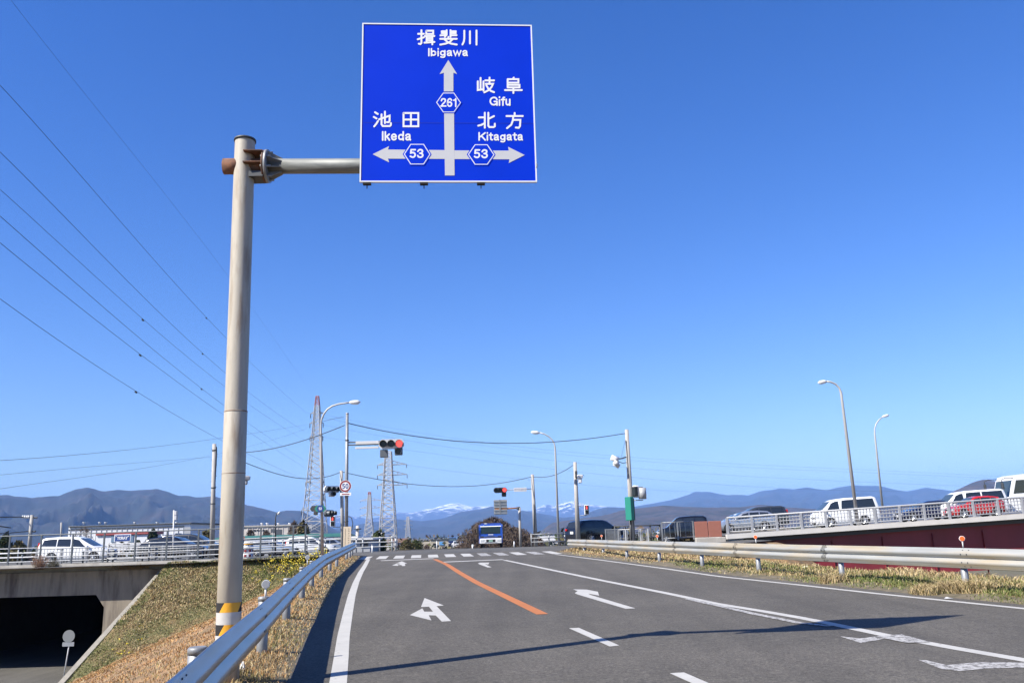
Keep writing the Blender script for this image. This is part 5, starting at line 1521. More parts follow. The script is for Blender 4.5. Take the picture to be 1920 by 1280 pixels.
b.build('characters', M['dark'], nb)
# second pole just behind with the side street signals
s2_, c0, c1 = pole_thing('signal_pole', 'grey signal pole behind the main one carrying a three lamp head seen from the side', 'traffic light', 643, 1036, 640, 882, 55.5, .13, .10, M['concretepole'])
signal_head(s2_, P(622, 917, 55.2), .75, -1, 3, .36, .14, 'signalwhite')
b = MB(); b.tube([P(640, 919, 55.5), P(620, 917, 55.4)], .03, 6); b.build('arm', M['galv'], s2_)
b = MB(); q = P(622, 926, 55.2); b.bbox(q, (.42, .2, .32), .04, Matrix.Rotation(.75, 3, 'Z')); h_ = b.build('arrow_head', M['signalwhite'], s2_); lens(h_, q + Vector((.08, -.1, 0)), (.68, -.73, 0), .13, False)
# pedestrian light
def ped(label, u, v, Y, pole=None, arm_to=None):
    c = P(u, v, Y)
    t = thing('pedestrian_signal', label, 'traffic light', c)
    bb = MB(); bb.bbox(c, (.33, .16, .68), .04); h = bb.build('signal_head', M['signalwhite'], t)
    for k, lit in ((.155, True), (-.155, False)):
        bb = MB(); bb.bbox(c + Vector((0, -.085, k)), (.25, .02, .25), .008); bb.build('lens', M['lens_off'], h)
        if lit:
            bb = MB(); q = c + Vector((0, -.098, k)); bb.disc(q + Vector((0, 0, .07)), (0, 1, 0), .035, .006, 10); bb.bbox(q + Vector((0, 0, -.02)), (.09, .006, .14), .003); bb.build('red_figure', M['lens_red'], h)
        bb = MB(); bb.box(c + Vector((0, -.16, k + .14)), (.28, .16, .015)); bb.build('hood', M['signaldark'], h)
    if arm_to is not None:
        bb = MB()
        for dz_ in (.3, -.36): bb.tube([c + Vector((0, .05, dz_)), Vector((arm_to.x, arm_to.y, c.z + dz_))], .02, 6)
        bb.build('arm', M['galv'], t)
ped('pedestrian light with a red figure beside the cream notice board', 624, 977, 55.3, None, P(642, 977, 55.5))
# tall street lamps
def lamp(label, base, knee, pts, head, Y, r=.075, m='lamppost', hz=(.75, .26, .14), ang=0.0):
    t = thing('street_lamp', label, 'street lamp', P(*base, Y), 'street lamps')
    bb = MB(); bb.tube([P(*base, Y), P(*knee, Y)] + [P(*q, Y) for q in pts], [r * 1.15, r * .8] + [r * .62] * len(pts), 12); bb.build('pole', M[m], t)
    a, c = P(*head[0], Y), P(*head[1], Y)
    d = (c - a); Ln = d.length; d.normalize(); up_ = Vector((0, 1, 0)).cross(d); up_ = up_ if up_.z > 0 else -up_
    mid = (a + c) / 2; Rm = Matrix((d, Vector((0, 1, 0)), up_)).transposed()
    if Rm.determinant() < 0: Rm = Matrix((-d, Vector((0, 1, 0)), up_)).transposed()
    bb = MB(); bb.tube([a, a + d * Ln * .25, a + d * Ln * .75, c], [r * .6, .11, .12, .03], 12); h = bb.build('lamp_head', M['signalwhite'], t)
    bb = MB(); bb.bbox(mid - up_ * .09 + d * Ln * .05, (Ln * .5, .17, .05), .02, Rm); bb.build('lamp_glass', M['lampglass'], h)
    return t
L1 = lamp('tall curved street lamp next to the lattice pylon on the left', (604.5, 1046), (602, 810), [(601.6, 797), (603, 786), (607, 776), (614, 767), (623, 761), (634, 757.5), (647, 755.5), (657, 754.2)], ((655, 754.3), (676, 753.6)), 44.5)
lamp('curved street lamp leaning over the junction right of the lattice sign back', (1048, 1024), (1041, 842), [(1039.8, 833), (1036, 825), (1029, 818), (1020, 813), (1010, 810.5)], ((1012, 811), (995.5, 810)), 58.0)
lamp('taller lamp post in front of the white van on the bridge', (1609, 988), (1577, 736), [(1573.5, 727), (1567, 720), (1558, 716), (1549, 714.5)], ((1550, 714.6), (1533.5, 717.5)), 50.5, .095)
lamp('shorter lamp post with its arm to the right behind the white van on the bridge', (1655, 952), (1640, 812), [(1640, 803), (1643, 794), (1648, 787), (1655, 781)], ((1654, 781.5), (1667, 777.5)), 73.6, .085)
lm = lamp('small dark lamp post with a white bent top behind the tall fence', (516, 1046), (516.5, 978), [(517, 968), (519, 962), (523, 960)], ((521.5, 960.3), (524.5, 962.5)), 49.3, .05, 'dark')
# street name plate and route sign on the left lamp
c = P(600.5, 953, 44.3)
rsn = thing('route_plate', 'green and blue route plate across the left street lamp', 'road sign', c)
b = MB(); hh = .16; w0 = P(614, 953, 44.3).x - P(592, 953, 44.3).x
b.prism([c + Vector((x, 0, z)) for x, z in ((-w0 / 2, 0), (-w0 / 2 + .12, hh), (w0 / 2 - .12, hh), (w0 / 2, 0), (w0 / 2 - .12, -hh), (-w0 / 2 + .12, -hh))], (0, .02, 0)); b.build('plate', M['greensign'], rsn)
b = MB(); b.prism([c + Vector((x, -.006, z)) for x, z in ((-.2, 0), (-.1, .17), (.1, .17), (.2, 0), (.1, -.17), (-.1, -.17))], (0, .005, 0)); b.build('route_shield', M['bluepaint'], rsn)
latin('53', (-.075, -.075, .075, .075), lambda x, y, o: c + Vector((x, -.007 - o, -y)), .001, 'route_number', M['signwhite'], rsn)
c = P(590, 953, 44.7); rs2 = thing('dark_plate', 'dark back of a second route plate left of the green one', 'road sign', c)
b = MB(); b.prism([c + Vector((x, 0, z)) for x, z in ((-.25, 0), (-.15, .15), (.25, .15), (.25, -.15), (-.15, -.15))], (0, .02, 0)); b.build('plate', M['dark'], rs2)
b = MB(); b.tube([c + Vector((.1, .02, 0)), P(602, 953, 44.62)], .02, 6); b.build('bracket', M['galv'], rs2)
c = P(592, 961, 44.4); rs3 = thing('loudspeaker', 'small dark signal box hanging under the dark plate', 'signal box', c)
b = MB(); b.bbox(c, (.2, .16, .22), .03); b.build('box', M['dark'], rs3)
b = MB(); b.tube([c + Vector((.09, 0, .05)), P(602.5, 960, 44.42)], .02, 6); b.build('bracket', M['galv'], rs3)
c = P(617, 962, 53); sdv = thing('traffic_light', 'dark signal heads seen from the side right of the left street lamp', 'traffic light', c)
signal_head(sdv, c, 1.25, -1, 3, .33, .13, 'signaldark')
b = MB(); b.tube([c + Vector((-.1, .1, .05)), P(606, 958, 53)], .03, 6); b.build('arm', M['dark'], sdv)
# poles at far left and behind the cream pole
up1, d0, d1 = pole_thing('utility_pole', 'grey pole with step bolts just left of the cream pole', 'utility pole', 397, 1046, 402, 832, 49.5, .15, .11, M['concretepole'])
b = MB()
for k in range(16):
    q = at(d0, d1, d0.z + 1.5 + .32 * k); b.tube([q + Vector((-.19 if k % 2 else .0, 0, 0)), q + Vector((.0 if k % 2 else .19, 0, 0))], .012, 4)
b.build('step_bolts', M['dark'], up1)
b = MB(); q = at(d0, d1, P(402, 850, 49.5).z); b.tube([q + Vector((.12, 0, .4)), q + Vector((.16, -.02, .0)), q + Vector((.14, 0, -1.9)), q + Vector((.13, 0, -4))], .03, 6); b.build('cable_duct', M['dark'], up1)
for v in (845, 915, 945): 
    q = at(d0, d1, P(400, v, 49.5).z); b = MB(); b.tube([q, q + Vector((0, 0, .06))], .145, 12); b.build('band', M['dark'], up1)
up2, d0, d1 = pole_thing('signal_pole', 'thin dark pole with a camera like signal box behind the cream pole', 'traffic light', 451, 1046, 456, 848, 50.5, .10, .08, M['galv'])
q = P(463, 896, 50.3); b = MB(); b.bbox(q, (.38, .3, .26), .06, Matrix.Rotation(.4, 3, 'Z')); b.build('signal_head', M['signalgrey'], up2)
b = MB(); b.bbox(P(461, 904, 50.3), (.2, .2, .28), .05); b.build('lower_head', M['signalgrey'], up2)
b = MB(); b.tube([P(455, 893, 50.5), P(466, 892, 50.4)], .03, 6); b.tube([P(458, 868, 50.4), P(457.5, 893, 50.4)], .02, 6); b.build('bracket', M['dark'], up2)
sgp, d0, d1 = pole_thing('sign_post', 'white post with two small folded plates in front of the factory', 'road sign', 324.5, 1048, 326, 956, 49.0, .045, .04, M['white'])
for v in (961.5, 970.5):
    b = MB(); b.bbox(P(329.5, v, 49.0), (.16, .22, .24), .01); b.build('plate', M['signgrey'], sgp)
sgl, d0, d1 = pole_thing('utility_pole', 'old utility pole with insulators on crossarms at the far left', 'utility pole', 54, 1040, 60, 965, 72, .17, .13, M['concretepole'])
b = MB(); b.bar(P(40, 968.5, 72), P(70, 970, 72), .09); b.build('crossarm', M['dark'], sgl)
b = MB(); b.bar(P(53, 995, 72), P(67, 996, 72), .09); b.build('crossarm', M['dark'], sgl)
for u in (43, 47, 51, 54): 
    b = MB(); q = P(u, 968.5, 71.9); b.tube([q + Vector((0, 0, -.12)), q + Vector((0, 0, .12))], .07, 8); b.build('insulator', M['white'], sgl)
pole_thing('utility_pole', 'thin distant utility pole between the old pole and the factory', 'utility pole', 114, 1020, 115, 979, 150, .18, .13, M['concretepole'])
# right side poles
rp1, d0, d1 = pole_thing('signal_pole', 'leaning concrete pole with white signal heads and a green box at the right corner', 'traffic light', 1187, 1020, 1175, 805, 47.5, .155, .11, M['concretepole'])
def hd(u, v, sz, parent, nm='signal_head', m='signalwhite', Y=47.3, yaw=0.0, b_=.06):
    bb = MB(); bb.bbox(P(u, v, Y), sz, b_, Matrix.Rotation(yaw, 3, 'Z')); return bb.build(nm, M[m], parent)
b = MB(); b.tube([P(1176, 856, 47.5), P(1166, 859, 47.4), P(1152, 861, 47.3)], .035, 8); b.tube([P(1176, 866, 47.5), P(1168, 868, 47.4), P(1158, 864, 47.3)], .02, 6); b.build('arm', M['dark'], rp1)
b = MB(); c = P(1152, 861, 47.2); b.tube([c + Vector((-.18, 0, .12)), c + Vector((.22, 0, -.05))], .16, 12); b.tube([c + Vector((-.05, -.1, -.12)), c + Vector((.18, -.1, -.3))], .13, 12); b.build('signal_head', M['signalwhite'], rp1)
b = MB(); c = P(1155, 870, 47.2); b.tube([c + Vector((-.12, 0, .06)), c + Vector((.18, 0, -.14))], .13, 12); b.build('signal_head', M['signalwhite'], rp1)
hd(1192, 921, (.30, .34, .66), rp1, 'pedestrian_head', 'signalwhite', 47.3, .5); hd(1190.5, 921, (.24, .30, .54), rp1, 'lens', 'lens_off', 47.22, .5, .03)
b = MB(); b.tube([P(1204, 914, 47.3), P(1205, 935, 47.3)], [.22, .22], 16); b.build('control_cabinet', M['signalgrey'], rp1)
b = MB(); b.tube([P(1182, 912, 47.5), P(1206, 913, 47.4)], .025, 6); b.tube([P(1184, 938, 47.5), P(1206, 937, 47.4)], .025, 6); b.build('bracket', M['galv'], rp1)
hd(1180.5, 953, (.24, .5, 1.28), rp1, 'green_box', 'greensign', 47.1, .55, .02)
b = MB(); b.bbox(P(1187.5, 954, 47.2), (.12, .3, 1.2), .02); b.build('cabinet', M['dark'], rp1)
b = MB(); b.tube([P(1184, 1018, 47.35), P(1182, 972, 47.35)], .04, 8); b.tube([P(1190.5, 1018, 47.4), P(1187, 975, 47.4)], .035, 8); b.build('conduit', M['dark'], rp1)
b = MB(); b.tube([P(1173.5, 826, 47.4), P(1178, 880, 47.4), P(1182, 920, 47.4)], .03, 6); b.build('cable_duct', M['dark'], rp1)
b = MB(); b.tube([P(1173, 822, 47.5), P(1165, 856, 47.35)], .008, 4); b.build('stay_wire', M['wire'], rp1)
rp2, d0, d1 = pole_thing('signal_pole', 'smooth grey pole with small white signal heads behind the black wagon', 'traffic light', 1084, 1010, 1078, 866, 60, .17, .12, M['concretepole'])
b = MB(); b.bbox(P(1087, 893, 59.8), (.42, .3, .26), .05, Matrix.Rotation(.3, 3, 'Z')); b.build('signal_head', M['signalwhite'], rp2)
b = MB(); b.bbox(P(1087.5, 900, 59.8), (.26, .22, .4), .05); b.build('signal_head', M['signalwhite'], rp2)
b = MB(); b.tube([P(1079, 892, 60), P(1094, 890, 59.9)], .03, 6); b.bbox(P(1080.5, 889, 59.8), (.16, .16, .5), .02); b.build('bracket', M['dark'], rp2)
ped('pedestrian light with a red figure on the pole behind the black wagon', 1100, 955.5, 59.6, None, P(1083, 955, 60))
rp3, d0, d1 = pole_thing('traffic_light', 'distant traffic light with a lit red lamp and a street name plate', 'traffic light', 1005, 1024, 998, 889, 66, .16, .12, M['concretepole'])
signal_head(rp3, P(938, 918.5, 65.8), .03, 2, 3, .33, .15, 'signaldark')
b = MB(); q = P(945, 926.5, 65.8); b.bbox(q, (.36, .14, .34), .03); h_ = b.build('arrow_head', M['signaldark'], rp3); lens(h_, q + Vector((0, -.08, 0)), (0, -1, 0), .13, False)
b = MB(); b.tube([P(998, 916, 66), P(948, 918, 65.9)], .03, 6); b.build('arm', M['galv'], rp3)
b = MB(); q = P(975.5, 917.5, 65.8); b.bbox(q, (1.0, .03, .30), .01); npl = b.build('name_plate', M['signgrey'], rp3)
def small_characters(parent, c, n, s_, gap, m):
    bb = MB(); r3 = random.Random(n)
    for k in range(n):
        x0 = (k - (n - 1) / 2) * gap
        for q in range(3):
            bb.box(c + Vector((x0 + r3.uniform(-.2, .2) * s_, -.018 - .0004 * q, r3.uniform(-.35, .35) * s_)), (s_ * .9, .002, s_ * .1) if q < 2 else (s_ * .1, .002, s_ * .95))
    bb.build('characters', M[m], parent)
small_characters(npl, q, 6, .13, .155, 'bluepaint')
b = MB(); b.tube([P(1001, 945, 65.8), P(1001, 1010, 65.8)], .035, 6); b.build('cable_duct', M['dark'], rp3)
# back of a direction board on an orange arm
bs, d0, d1 = pole_thing('direction_board', 'back of a ribbed grey direction board on an orange arm left of the grey pole', 'road sign', 976, 1025, 974, 951, 67, .10, .10, M['concretepole'])
b = MB(); b.tube([P(975, 952, 67), P(928, 953.5, 67)], .06, 10); b.build('arm', mat('orange arm paint', (.45, .20, .09), .6), bs)
b = MB(); b.tube([P(972, 949.5, 67), P(972, 955, 67)], .13, 10); b.build('flange', M['dark'], bs)
A_, B_ = P(925.5, 936.5, 66.7), P(951, 963.5, 66.7)
b = MB(); b.box((A_ + B_) / 2 + Vector((0, .3, 0)), (B_.x - A_.x, .03, A_.z - B_.z)); pnl = b.build('panel', M['signback'], bs)
b = MB()
for k in range(5): b.box(((A_.x + B_.x) / 2, A_.y + .24, B_.z + (A_.z - B_.z) * (k + .5) / 5), (B_.x - A_.x + .02, .08, .08))
b.build('rib', M['signback'], pnl)
b = MB(); b.box(P(937.5, 950, 66.9), (.1, .06, A_.z - B_.z)); b.build('hanger', M['galv'], pnl)
# little posts
for (u, v0, v1, Y, lab) in ((964, 1026, 1015, 62, 'short white marker post right of the truck'), (886, 1031, 1022, 58, 'short pole with a round mirror top left of the truck'), (819, 1033, 1014, 75, 'white post standing before the beige building'), (698, 1040, 1022, 52, 'low white post at the left corner of the junction')):
    t, d0, d1 = pole_thing('marker_post', lab, 'marker post', u, v0, u, v1, Y, .045, .045, M['white'], n=8)
    if u == 886:
        b = MB(); b.disc(d1, (0, 1, 0), .09, .03, 14); b.build('mirror', M['lampglass'], t)
    else:
        b = MB(); b.tube([d1, d1 + Vector((0, 0, .05))], .05, 8); b.build('cap', M['signalgrey'], t)

# ------------------------------------------------------------------ pylons and overhead lines
def pylon(label, u, vtop, vbase, Y, half, arms, redtop=0, leg=.34, brace=.17):
    """half: [(v, half width in px)], arms: [(v, left px, right px)]"""
    s_ = Y / FPX
    def z(v): return P(u, v, Y).z
    base = P(u, vbase, Y); x0 = base.x
    zg = GROUND_Z
    t = thing('pylon', label, 'pylon', (x0, Y, zg), 'power pylons')
    hv = [(z(v), h * s_) for v, h in half][::-1]
    ztop = z(vtop)
    def hwid(zz): return max(.2, interp(zz, hv))
    zs = [zg]; 
    while zs[-1] < ztop - 1.2: zs.append(min(ztop, zs[-1] + max(1.6, hwid(zs[-1]) * 1.1)))
    if zs[-1] < ztop: zs.append(ztop)
    zred = z(redtop) if redtop else 1e9
    mb = [MB(), MB()]
    def pt(k, zz):
        h = hwid(zz); return Vector((x0 + (h if k in (1, 2) else -h), Y + (h if k in (2, 3) else -h), zz))
    for a, c in zip(zs[:-1], zs[1:]):
        red = (a + c) / 2 > zred; bb = mb[1] if red else mb[0]; leg_, brace_ = (leg * .6, brace * .8) if red else (leg, brace)
        for k in range(4):
            bb.bar(pt(k, a), pt(k, c), leg_)
            k2 = (k + 1) % 4
            bb.bar(pt(k, a), pt(k2, c), brace_); bb.bar(pt(k2, a), pt(k, c), brace_)
            bb.bar(pt(k, c), pt(k2, c), brace_)
            if c - a > 5:
                m_ = (a + c) / 2; bb.bar(pt(k, m_), pt(k2, m_), brace * .8)
    mb[0].build('tower', M['pylon'], t)
    if redtop: mb[1].build('red_top', M['pylonred'], t)
    tips = []
    for (v, l, r) in arms:
        zz = z(v); bb = MB()
        h = hwid(zz)
        ti = []
        for px in (-l, r):
            if not px: continue
            tip = Vector((x0 + px * s_, Y, zz))
            for yy in (-h, h):
                sx_ = h if px > 0 else -h
                bb.bar(Vector((x0 + sx_, Y + yy, zz)), tip, brace * 1.2); bb.bar(Vector((x0 + sx_, Y + yy, zz + abs(px) * s_ * .22)), tip, brace)
                for f in (.35, .68):
                    p_ = Vector((x0 + sx_, Y + yy, zz)).lerp(tip, f); q_ = Vector((x0 + sx_, Y + yy, zz + abs(px) * s_ * .22)).lerp(tip, f); bb.bar(p_, q_, brace * .8)
            ti.append(tip)
        ar = bb.build('crossarm', M['pylon'], t)
        for tip in ti:
            bb = MB(); bb.tube([tip, tip + Vector((0, 0, -1.9))], .16, 6); bb.build('insulator', M['dark'], ar)
        tips.append(ti)
    return t
pylon('tallest lattice pylon with a red tip rising left of the curved street lamp', 588.5, 742.5, 1030, 330, [(742, 2.5), (758, 4), (818, 7.5), (903, 13), (960, 17), (1035, 22)],
      [(774.5, 12, 12), (793, 13, 12), (818, 12, 12), (903, 18, 14), (927, 18, 16), (955, 24, 18)], 758.5, .27, .12)
pylon('lattice pylon with three pairs of long arms below the main traffic light', 727.5, 846, 1030, 430, [(846, 5.5), (909, 8.5), (960, 12), (1030, 15.5)], [(871, 20, 34), (890, 20, 35), (909, 20, 35)], 0, .36, .17)
pylon('smaller lattice pylon just right of the cream notice board', 692, 922, 1020, 800, [(922, 2.2), (966, 4.2), (1020, 10)], [(938, 17, 22), (952, 17, 22), (966, 17, 22)], 928, .45, .22)
pylon('faint small pylon farthest away between the main pylon and the truck', 765, 968, 1026, 1100, [(968, 1.8), (1000, 4), (1026, 6.5)], [(976, 7, 8), (984, 7, 8), (991, 7, 8)], 0, .42, .18)
def wire(label, pix, Y0, Y1, r, dampers=(), group='overhead lines', name='power_line', mt='wire'):
    us = [p[0] for p in pix]
    def vv(u):                                              # smooth curve through the pixels (Lagrange, at most four points)
        s_ = 0
        for i, (ui, vi) in enumerate(pix):
            l = vi
            for j, (uj, _) in enumerate(pix):
                if i != j: l *= (u - uj) / (ui - uj)
            s_ += l
        return s_
    def pt(f):
        u = us[0] + (us[-1] - us[0]) * f
        return P(u, vv(u), 1 / ((1 - f) / Y0 + f / Y1))
    p0 = pt(0)
    t = thing(name, label, 'overhead line', p0, group)
    b = MB(); b.tube([pt(k / 28) for k in range(29)], r, 5); b.build('cable', M[mt], t)
    for u in dampers:
        f = (u - us[0]) / (us[-1] - us[0]); q = pt(f); d = (pt(f + .01) - q).normalized()
        b = MB(); b.tube([q - d * .25 + Vector((0, 0, -.12)), q + d * .25 + Vector((0, 0, -.12))], .09, 8); b.tube([q, q + Vector((0, 0, -.14))], .05, 6); b.build('damper', M['wire'], t)
    return t
LN = [('top thin ground wire from the upper left to the red pylon tip', [(20, 0), (300, 352), (480, 588), (588, 743)], 60, 330, .011, ()),
 ('second line from the top left, with a damper close above the cream pole', [(0, 160), (387, 595), (513, 720), (577, 775)], 52, 330, .02, (387,)),
 ('third line from the top left, damper just left of the cream pole', [(0, 285), (380, 662), (460, 730), (577, 812)], 52, 330, .02, (380,)),
 ('fourth line from the top left, with its damper in open sky', [(0, 355), (268, 598), (456, 750), (577, 828)], 54, 330, .018, (268,)),
 ('fifth line from the top left, its damper beside the cream pole', [(0, 405), (378, 728), (457, 787), (570, 862)], 50, 330, .02, (378,)),
 ('sixth line from the top left, its damper left of the fifth one', [(0, 455), (263, 664), (457, 803), (570, 875)], 52, 330, .02, (263,)),
 ('lowest steep line at the left, starting halfway down the picture edge', [(0, 560), (255, 733), (440, 838), (575, 900)], 54, 330, .02, (255,))]
for a in LN: wire(*a)
wire('thin line sloping up from the left edge behind the cream pole', [(0, 863), (300, 836), (400, 823), (576, 795)], 90, 330, .026)
wire('fainter line below it from the left edge to the pylon', [(0, 916), (300, 872), (420, 848), (576, 803)], 110, 330, .022)
wire('faint line close to the mountain tops at the left', [(0, 890), (200, 872), (420, 855)], 160, 300, .03)
for k, (pts_, lab) in enumerate((([(600, 775), (900, 828), (1260, 862), (1925, 896)], 'faint line from the pylon top towards the right, highest of its bundle'), ([(600, 795), (900, 846), (1260, 883), (1925, 915)], 'faint line from the pylon to the right, second from the top'),
        ([(600, 818), (900, 862), (1260, 901), (1700, 921)], 'faint line from the pylon to the right, third from the top'), ([(760, 871), (1000, 900), (1300, 922)], 'faint line leaving the upper arm of the second pylon'),
        ([(600, 781), (900, 834), (1260, 868), (1925, 900)], 'faint twin line just below the highest one at the right'))):
    wire(lab, pts_, 330, 420, .03)
wire('black twisted cable from the hidden left pole up to the main traffic light', [(457, 848), (540, 834), (600, 815), (646, 797)], 50.5, 42.7, .021, name='cable')
wire('long black cable from the main traffic light across to the right corner pole', [(652, 793), (820, 823), (1000, 830), (1173, 812)], 42.7, 47.5, .021, name='cable')
wire('sagging cable low behind the street lamp from the cream pole to the signal pole', [(457, 866), (520, 888), (575, 897), (640, 884)], 50.5, 55.5, .021, name='cable')
wire('sagging cable over the junction from the signal pole to the distant traffic light', [(641, 884), (760, 906), (880, 911), (998, 893)], 55.5, 66, .021, name='cable')
wire('short cable from the distant traffic light to the smooth grey pole', [(998, 893), (1040, 890), (1078, 869)], 66, 60, .021, name='cable')
wire('thin service line from the street lamp to the main traffic light', [(604, 790), (625, 785), (645, 781)], 44.5, 42.7, .01, name='cable')
wire('wire running left from the insulators of the old utility pole', [(-60, 967), (0, 969), (44, 968.5)], 60, 72, .05, name='cable')
wire('lower wire at the left edge ending at a white insulator', [(-60, 980), (0, 986), (20, 989)], 60, 66, .045, name='cable')
wire('lowest wire at the left edge running to the old utility pole', [(-60, 1004), (0, 1000), (52, 995.5)], 60, 72, .04, name='cable')

# ------------------------------------------------------------------ buildings
M['sheet'] = mat('pale ribbed sheet wall', (.72, .74, .78), .55, 0, var=.07, scale=.05, stretch=(3, 1, .2))
M['roofgrey'] = mat('dark roof edge', (.07, .08, .09), .6)
M['conc_panel'] = mat('weathered concrete panel', (.60, .56, .51), .85, 0, var=.15, scale=.09, col2=(.30, .27, .24), lo=.45, hi=.65, stretch=(1, 1, .4))
M['redroof'] = mat('dull red roof', (.36, .075, .07), .6)
M['greenroof'] = mat('green roof sheet', (.035, .14, .085), .5, var=.1, scale=.2)
M['beige'] = mat('beige wall', (.40, .36, .29), .8, var=.1, scale=.1)
M['dkwin'] = mat('dark window glass', (.03, .035, .04), .12)
def bt(u, v, Y): return P(u, v, Y)
def block(u0, u1, vt, Y, depth, zbase, m, parent, name='wall', ch=.15):
    a, c = P(u0, vt, Y), P(u1, vt, Y); bb = MB()
    zt_ = (a.z + c.z) / 2
    bb.bbox(((a.x + c.x) / 2, Y + depth / 2, (zt_ + zbase) / 2), (c.x - a.x, depth, zt_ - zbase), ch)
    return bb.build(name, m, parent)
FYY = 350
fa = thing('factory', 'long pale factory hall with a dark roof edge behind the white minivan', 'factory', (XU(245, FYY), FYY, GROUND_Z))
w_ = block(129, 356, 984.5, FYY, 60, GROUND_Z, M['sheet'], fa)
rf = block(128, 359, 982.3, FYY - .8, 62, P(245, 984.8, FYY).z, M['roofgrey'], fa, 'roof')
b = MB()
for k in range(24):
    u = 133 + k * 9.6; a = P(u, 988.5, FYY); b.box((a.x, FYY - .12, (a.z + GROUND_Z) / 2), (.14, .2, a.z - GROUND_Z))
b.build('wall_seams', M['signalgrey'], w_)
A_, B_ = P(129.5, 988, FYY), P(345, 988, FYY); b = MB(); b.box(((A_.x + B_.x) / 2, FYY - .1, A_.z * .5 + B_.z * .5 - .4), (B_.x - A_.x, .18, .5)); b.build('wall_band', M['roofgrey'], w_)
b = MB(); A_ = P(347, 985, FYY); b.box((A_.x + 1.2, FYY - .2, (A_.z + GROUND_Z) / 2 - .3), (2.6, .3, A_.z - GROUND_Z - .6)); b.build('end_panel', M['signalgrey'], w_)
for u in (157.5, 187, 198, 253, 295, 331):
    b = MB(); q = P(u, 982.4, FYY + 4); b.tube([q, q + Vector((0, 0, .6)), q + Vector((0, 0, .9))], [.45, .45, .75], 10); b.build('roof_vent', M['signalwhite'], rf)
for u in (338, 331):
    b = MB(); q = P(u, 1001, FYY); b.box((q.x, FYY - .1, q.z), (.9, .2, .8)); b.build('window', M['dkwin'], w_)
an = thing('annex', 'low annex with a dull red roof in front of the long factory hall', 'building', (XU(228, 320), 320, GROUND_Z))
block(180, 277, 1002.5, 320, 12, GROUND_Z, M['sheet'], an)
block(179.5, 278.5, 997.3, 319.4, 14, P(228, 1002.3, 320).z, M['redroof'], an, 'roof')
for u in (212, 247):
    b = MB(); a, c = P(u - 2.5, 1003, 320), P(u + 2.5, 1016, 320); b.box(((a.x + c.x) / 2, 319.9, (a.z + c.z) / 2), (c.x - a.x, .3, a.z - c.z)); b.build('door', mat('blue grey door', (.16, .24, .33), .5), an)
tc_ = P(230, 1008, 312)
tsn = thing('company_board', 'white framed blue company board with white capital letters before the annex', 'sign board', (tc_.x, 312, GROUND_Z))
a, c = P(215, 1001.5, 312), P(245, 1014.5, 312)
b = MB(); b.bbox(((a.x + c.x) / 2, 312, (a.z + c.z) / 2), (c.x - a.x, .3, a.z - c.z), .03); bd = b.build('board', M['signwhite'], tsn)
b = MB(); b.box(((a.x + c.x) / 2, 311.82, (a.z + c.z) / 2), ((c.x - a.x) * .9, .06, (a.z - c.z) * .82)); b.build('blue_field', M['bluepaint'], bd)
hx, hz2 = (c.x - a.x) / 2, (a.z - c.z) / 2; mx_, mz_ = (a.x + c.x) / 2, (a.z + c.z) / 2
latin('TORAY', (-hx * .62, -hz2 * .42, hx * .62, hz2 * .42), lambda x, y, o: Vector((mx_ + x, 311.77 - o * 3, mz_ - y)), .001, 'lettering', M['signwhite'], bd, wt=22, gap=8)
b = MB()
for sx_ in (-1, 1): b.bar((mx_ + sx_ * hx * .78, 311.75, mz_ + hz2 * .35), (mx_ + sx_ * hx * .70, 311.75, mz_ + hz2 * .5), .25)
b.build('quote_mark', M['signwhite'], bd)
for sx_ in (-.8, .8):
    b = MB(); b.bar((mx_ + sx_ * hx, 312, c.z), (mx_ + sx_ * hx, 312, GROUND_Z), .25); b.build('post', M['galv'], tsn)
cf = thing('factory', 'weathered concrete factory block behind the tall fence right of the cream pole', 'factory', (XU(515, 400), 400, GROUND_Z))
w_ = block(440, 572, 985.5, 400, 30, GROUND_Z, M['conc_panel'], cf)
block(572, 585, 984, 402, 28, GROUND_Z, M['signalgrey'], cf, 'side_wing')
rf = block(440, 573, 984, 399.4, 31, P(515, 985.8, 400).z, M['concrete'], cf, 'roof')
for k in range(5):
    u = 476 + k * 5.5
    b = MB(); a, c = P(u, 992.5, 400), P(u + 3.6, 995, 400); b.box(((a.x + c.x) / 2, 399.9, (a.z + c.z) / 2), (c.x - a.x, .3, a.z - c.z)); b.build('window', M['dkwin'], w_)
for (u0, u1, v0, v1) in ((508, 515, 991, 997), (518, 528, 992, 1008)):
    b = MB(); a, c = P(u0, v0, 400), P(u1, v1, 400); b.box(((a.x + c.x) / 2, 399.9, (a.z + c.z) / 2), (c.x - a.x, .3, a.z - c.z)); b.build('opening', M['roofgrey'], w_)
b = MB()
for k in range(14):
    a = P(446 + k * 9.4, 986.5, 400); b.box((a.x, 399.92, (a.z + GROUND_Z) / 2), (.35, .2, a.z - GROUND_Z)); 
b.build('wall_seams', M['conc_panel'], w_)
for u in (456, 491, 501, 522, 543):
    b = MB(); q = P(u, 984.4, 402); b.tube([q, q + Vector((0, 0, .7)), q + Vector((0, 0, 1.1))], [.5, .5, .8], 10); b.build('roof_vent', M['signalwhite'], rf)
gs = thing('workshop', 'long low workshop with a green roof and white eaves behind the railings', 'building', (XU(560, 130), 130, -2.2))
w_ = block(392, 668, 1011.5, 130, 12, -3.2, M['signalgrey'], gs)
block(390, 672, 1009.2, 129.3, 13.4, P(560, 1011.8, 130).z, M['white'], gs, 'eaves')
a, c = P(388, 1009.5, 129.6), P(640, 1009.5, 129.6); a2 = P(388, 1003.5, 133)
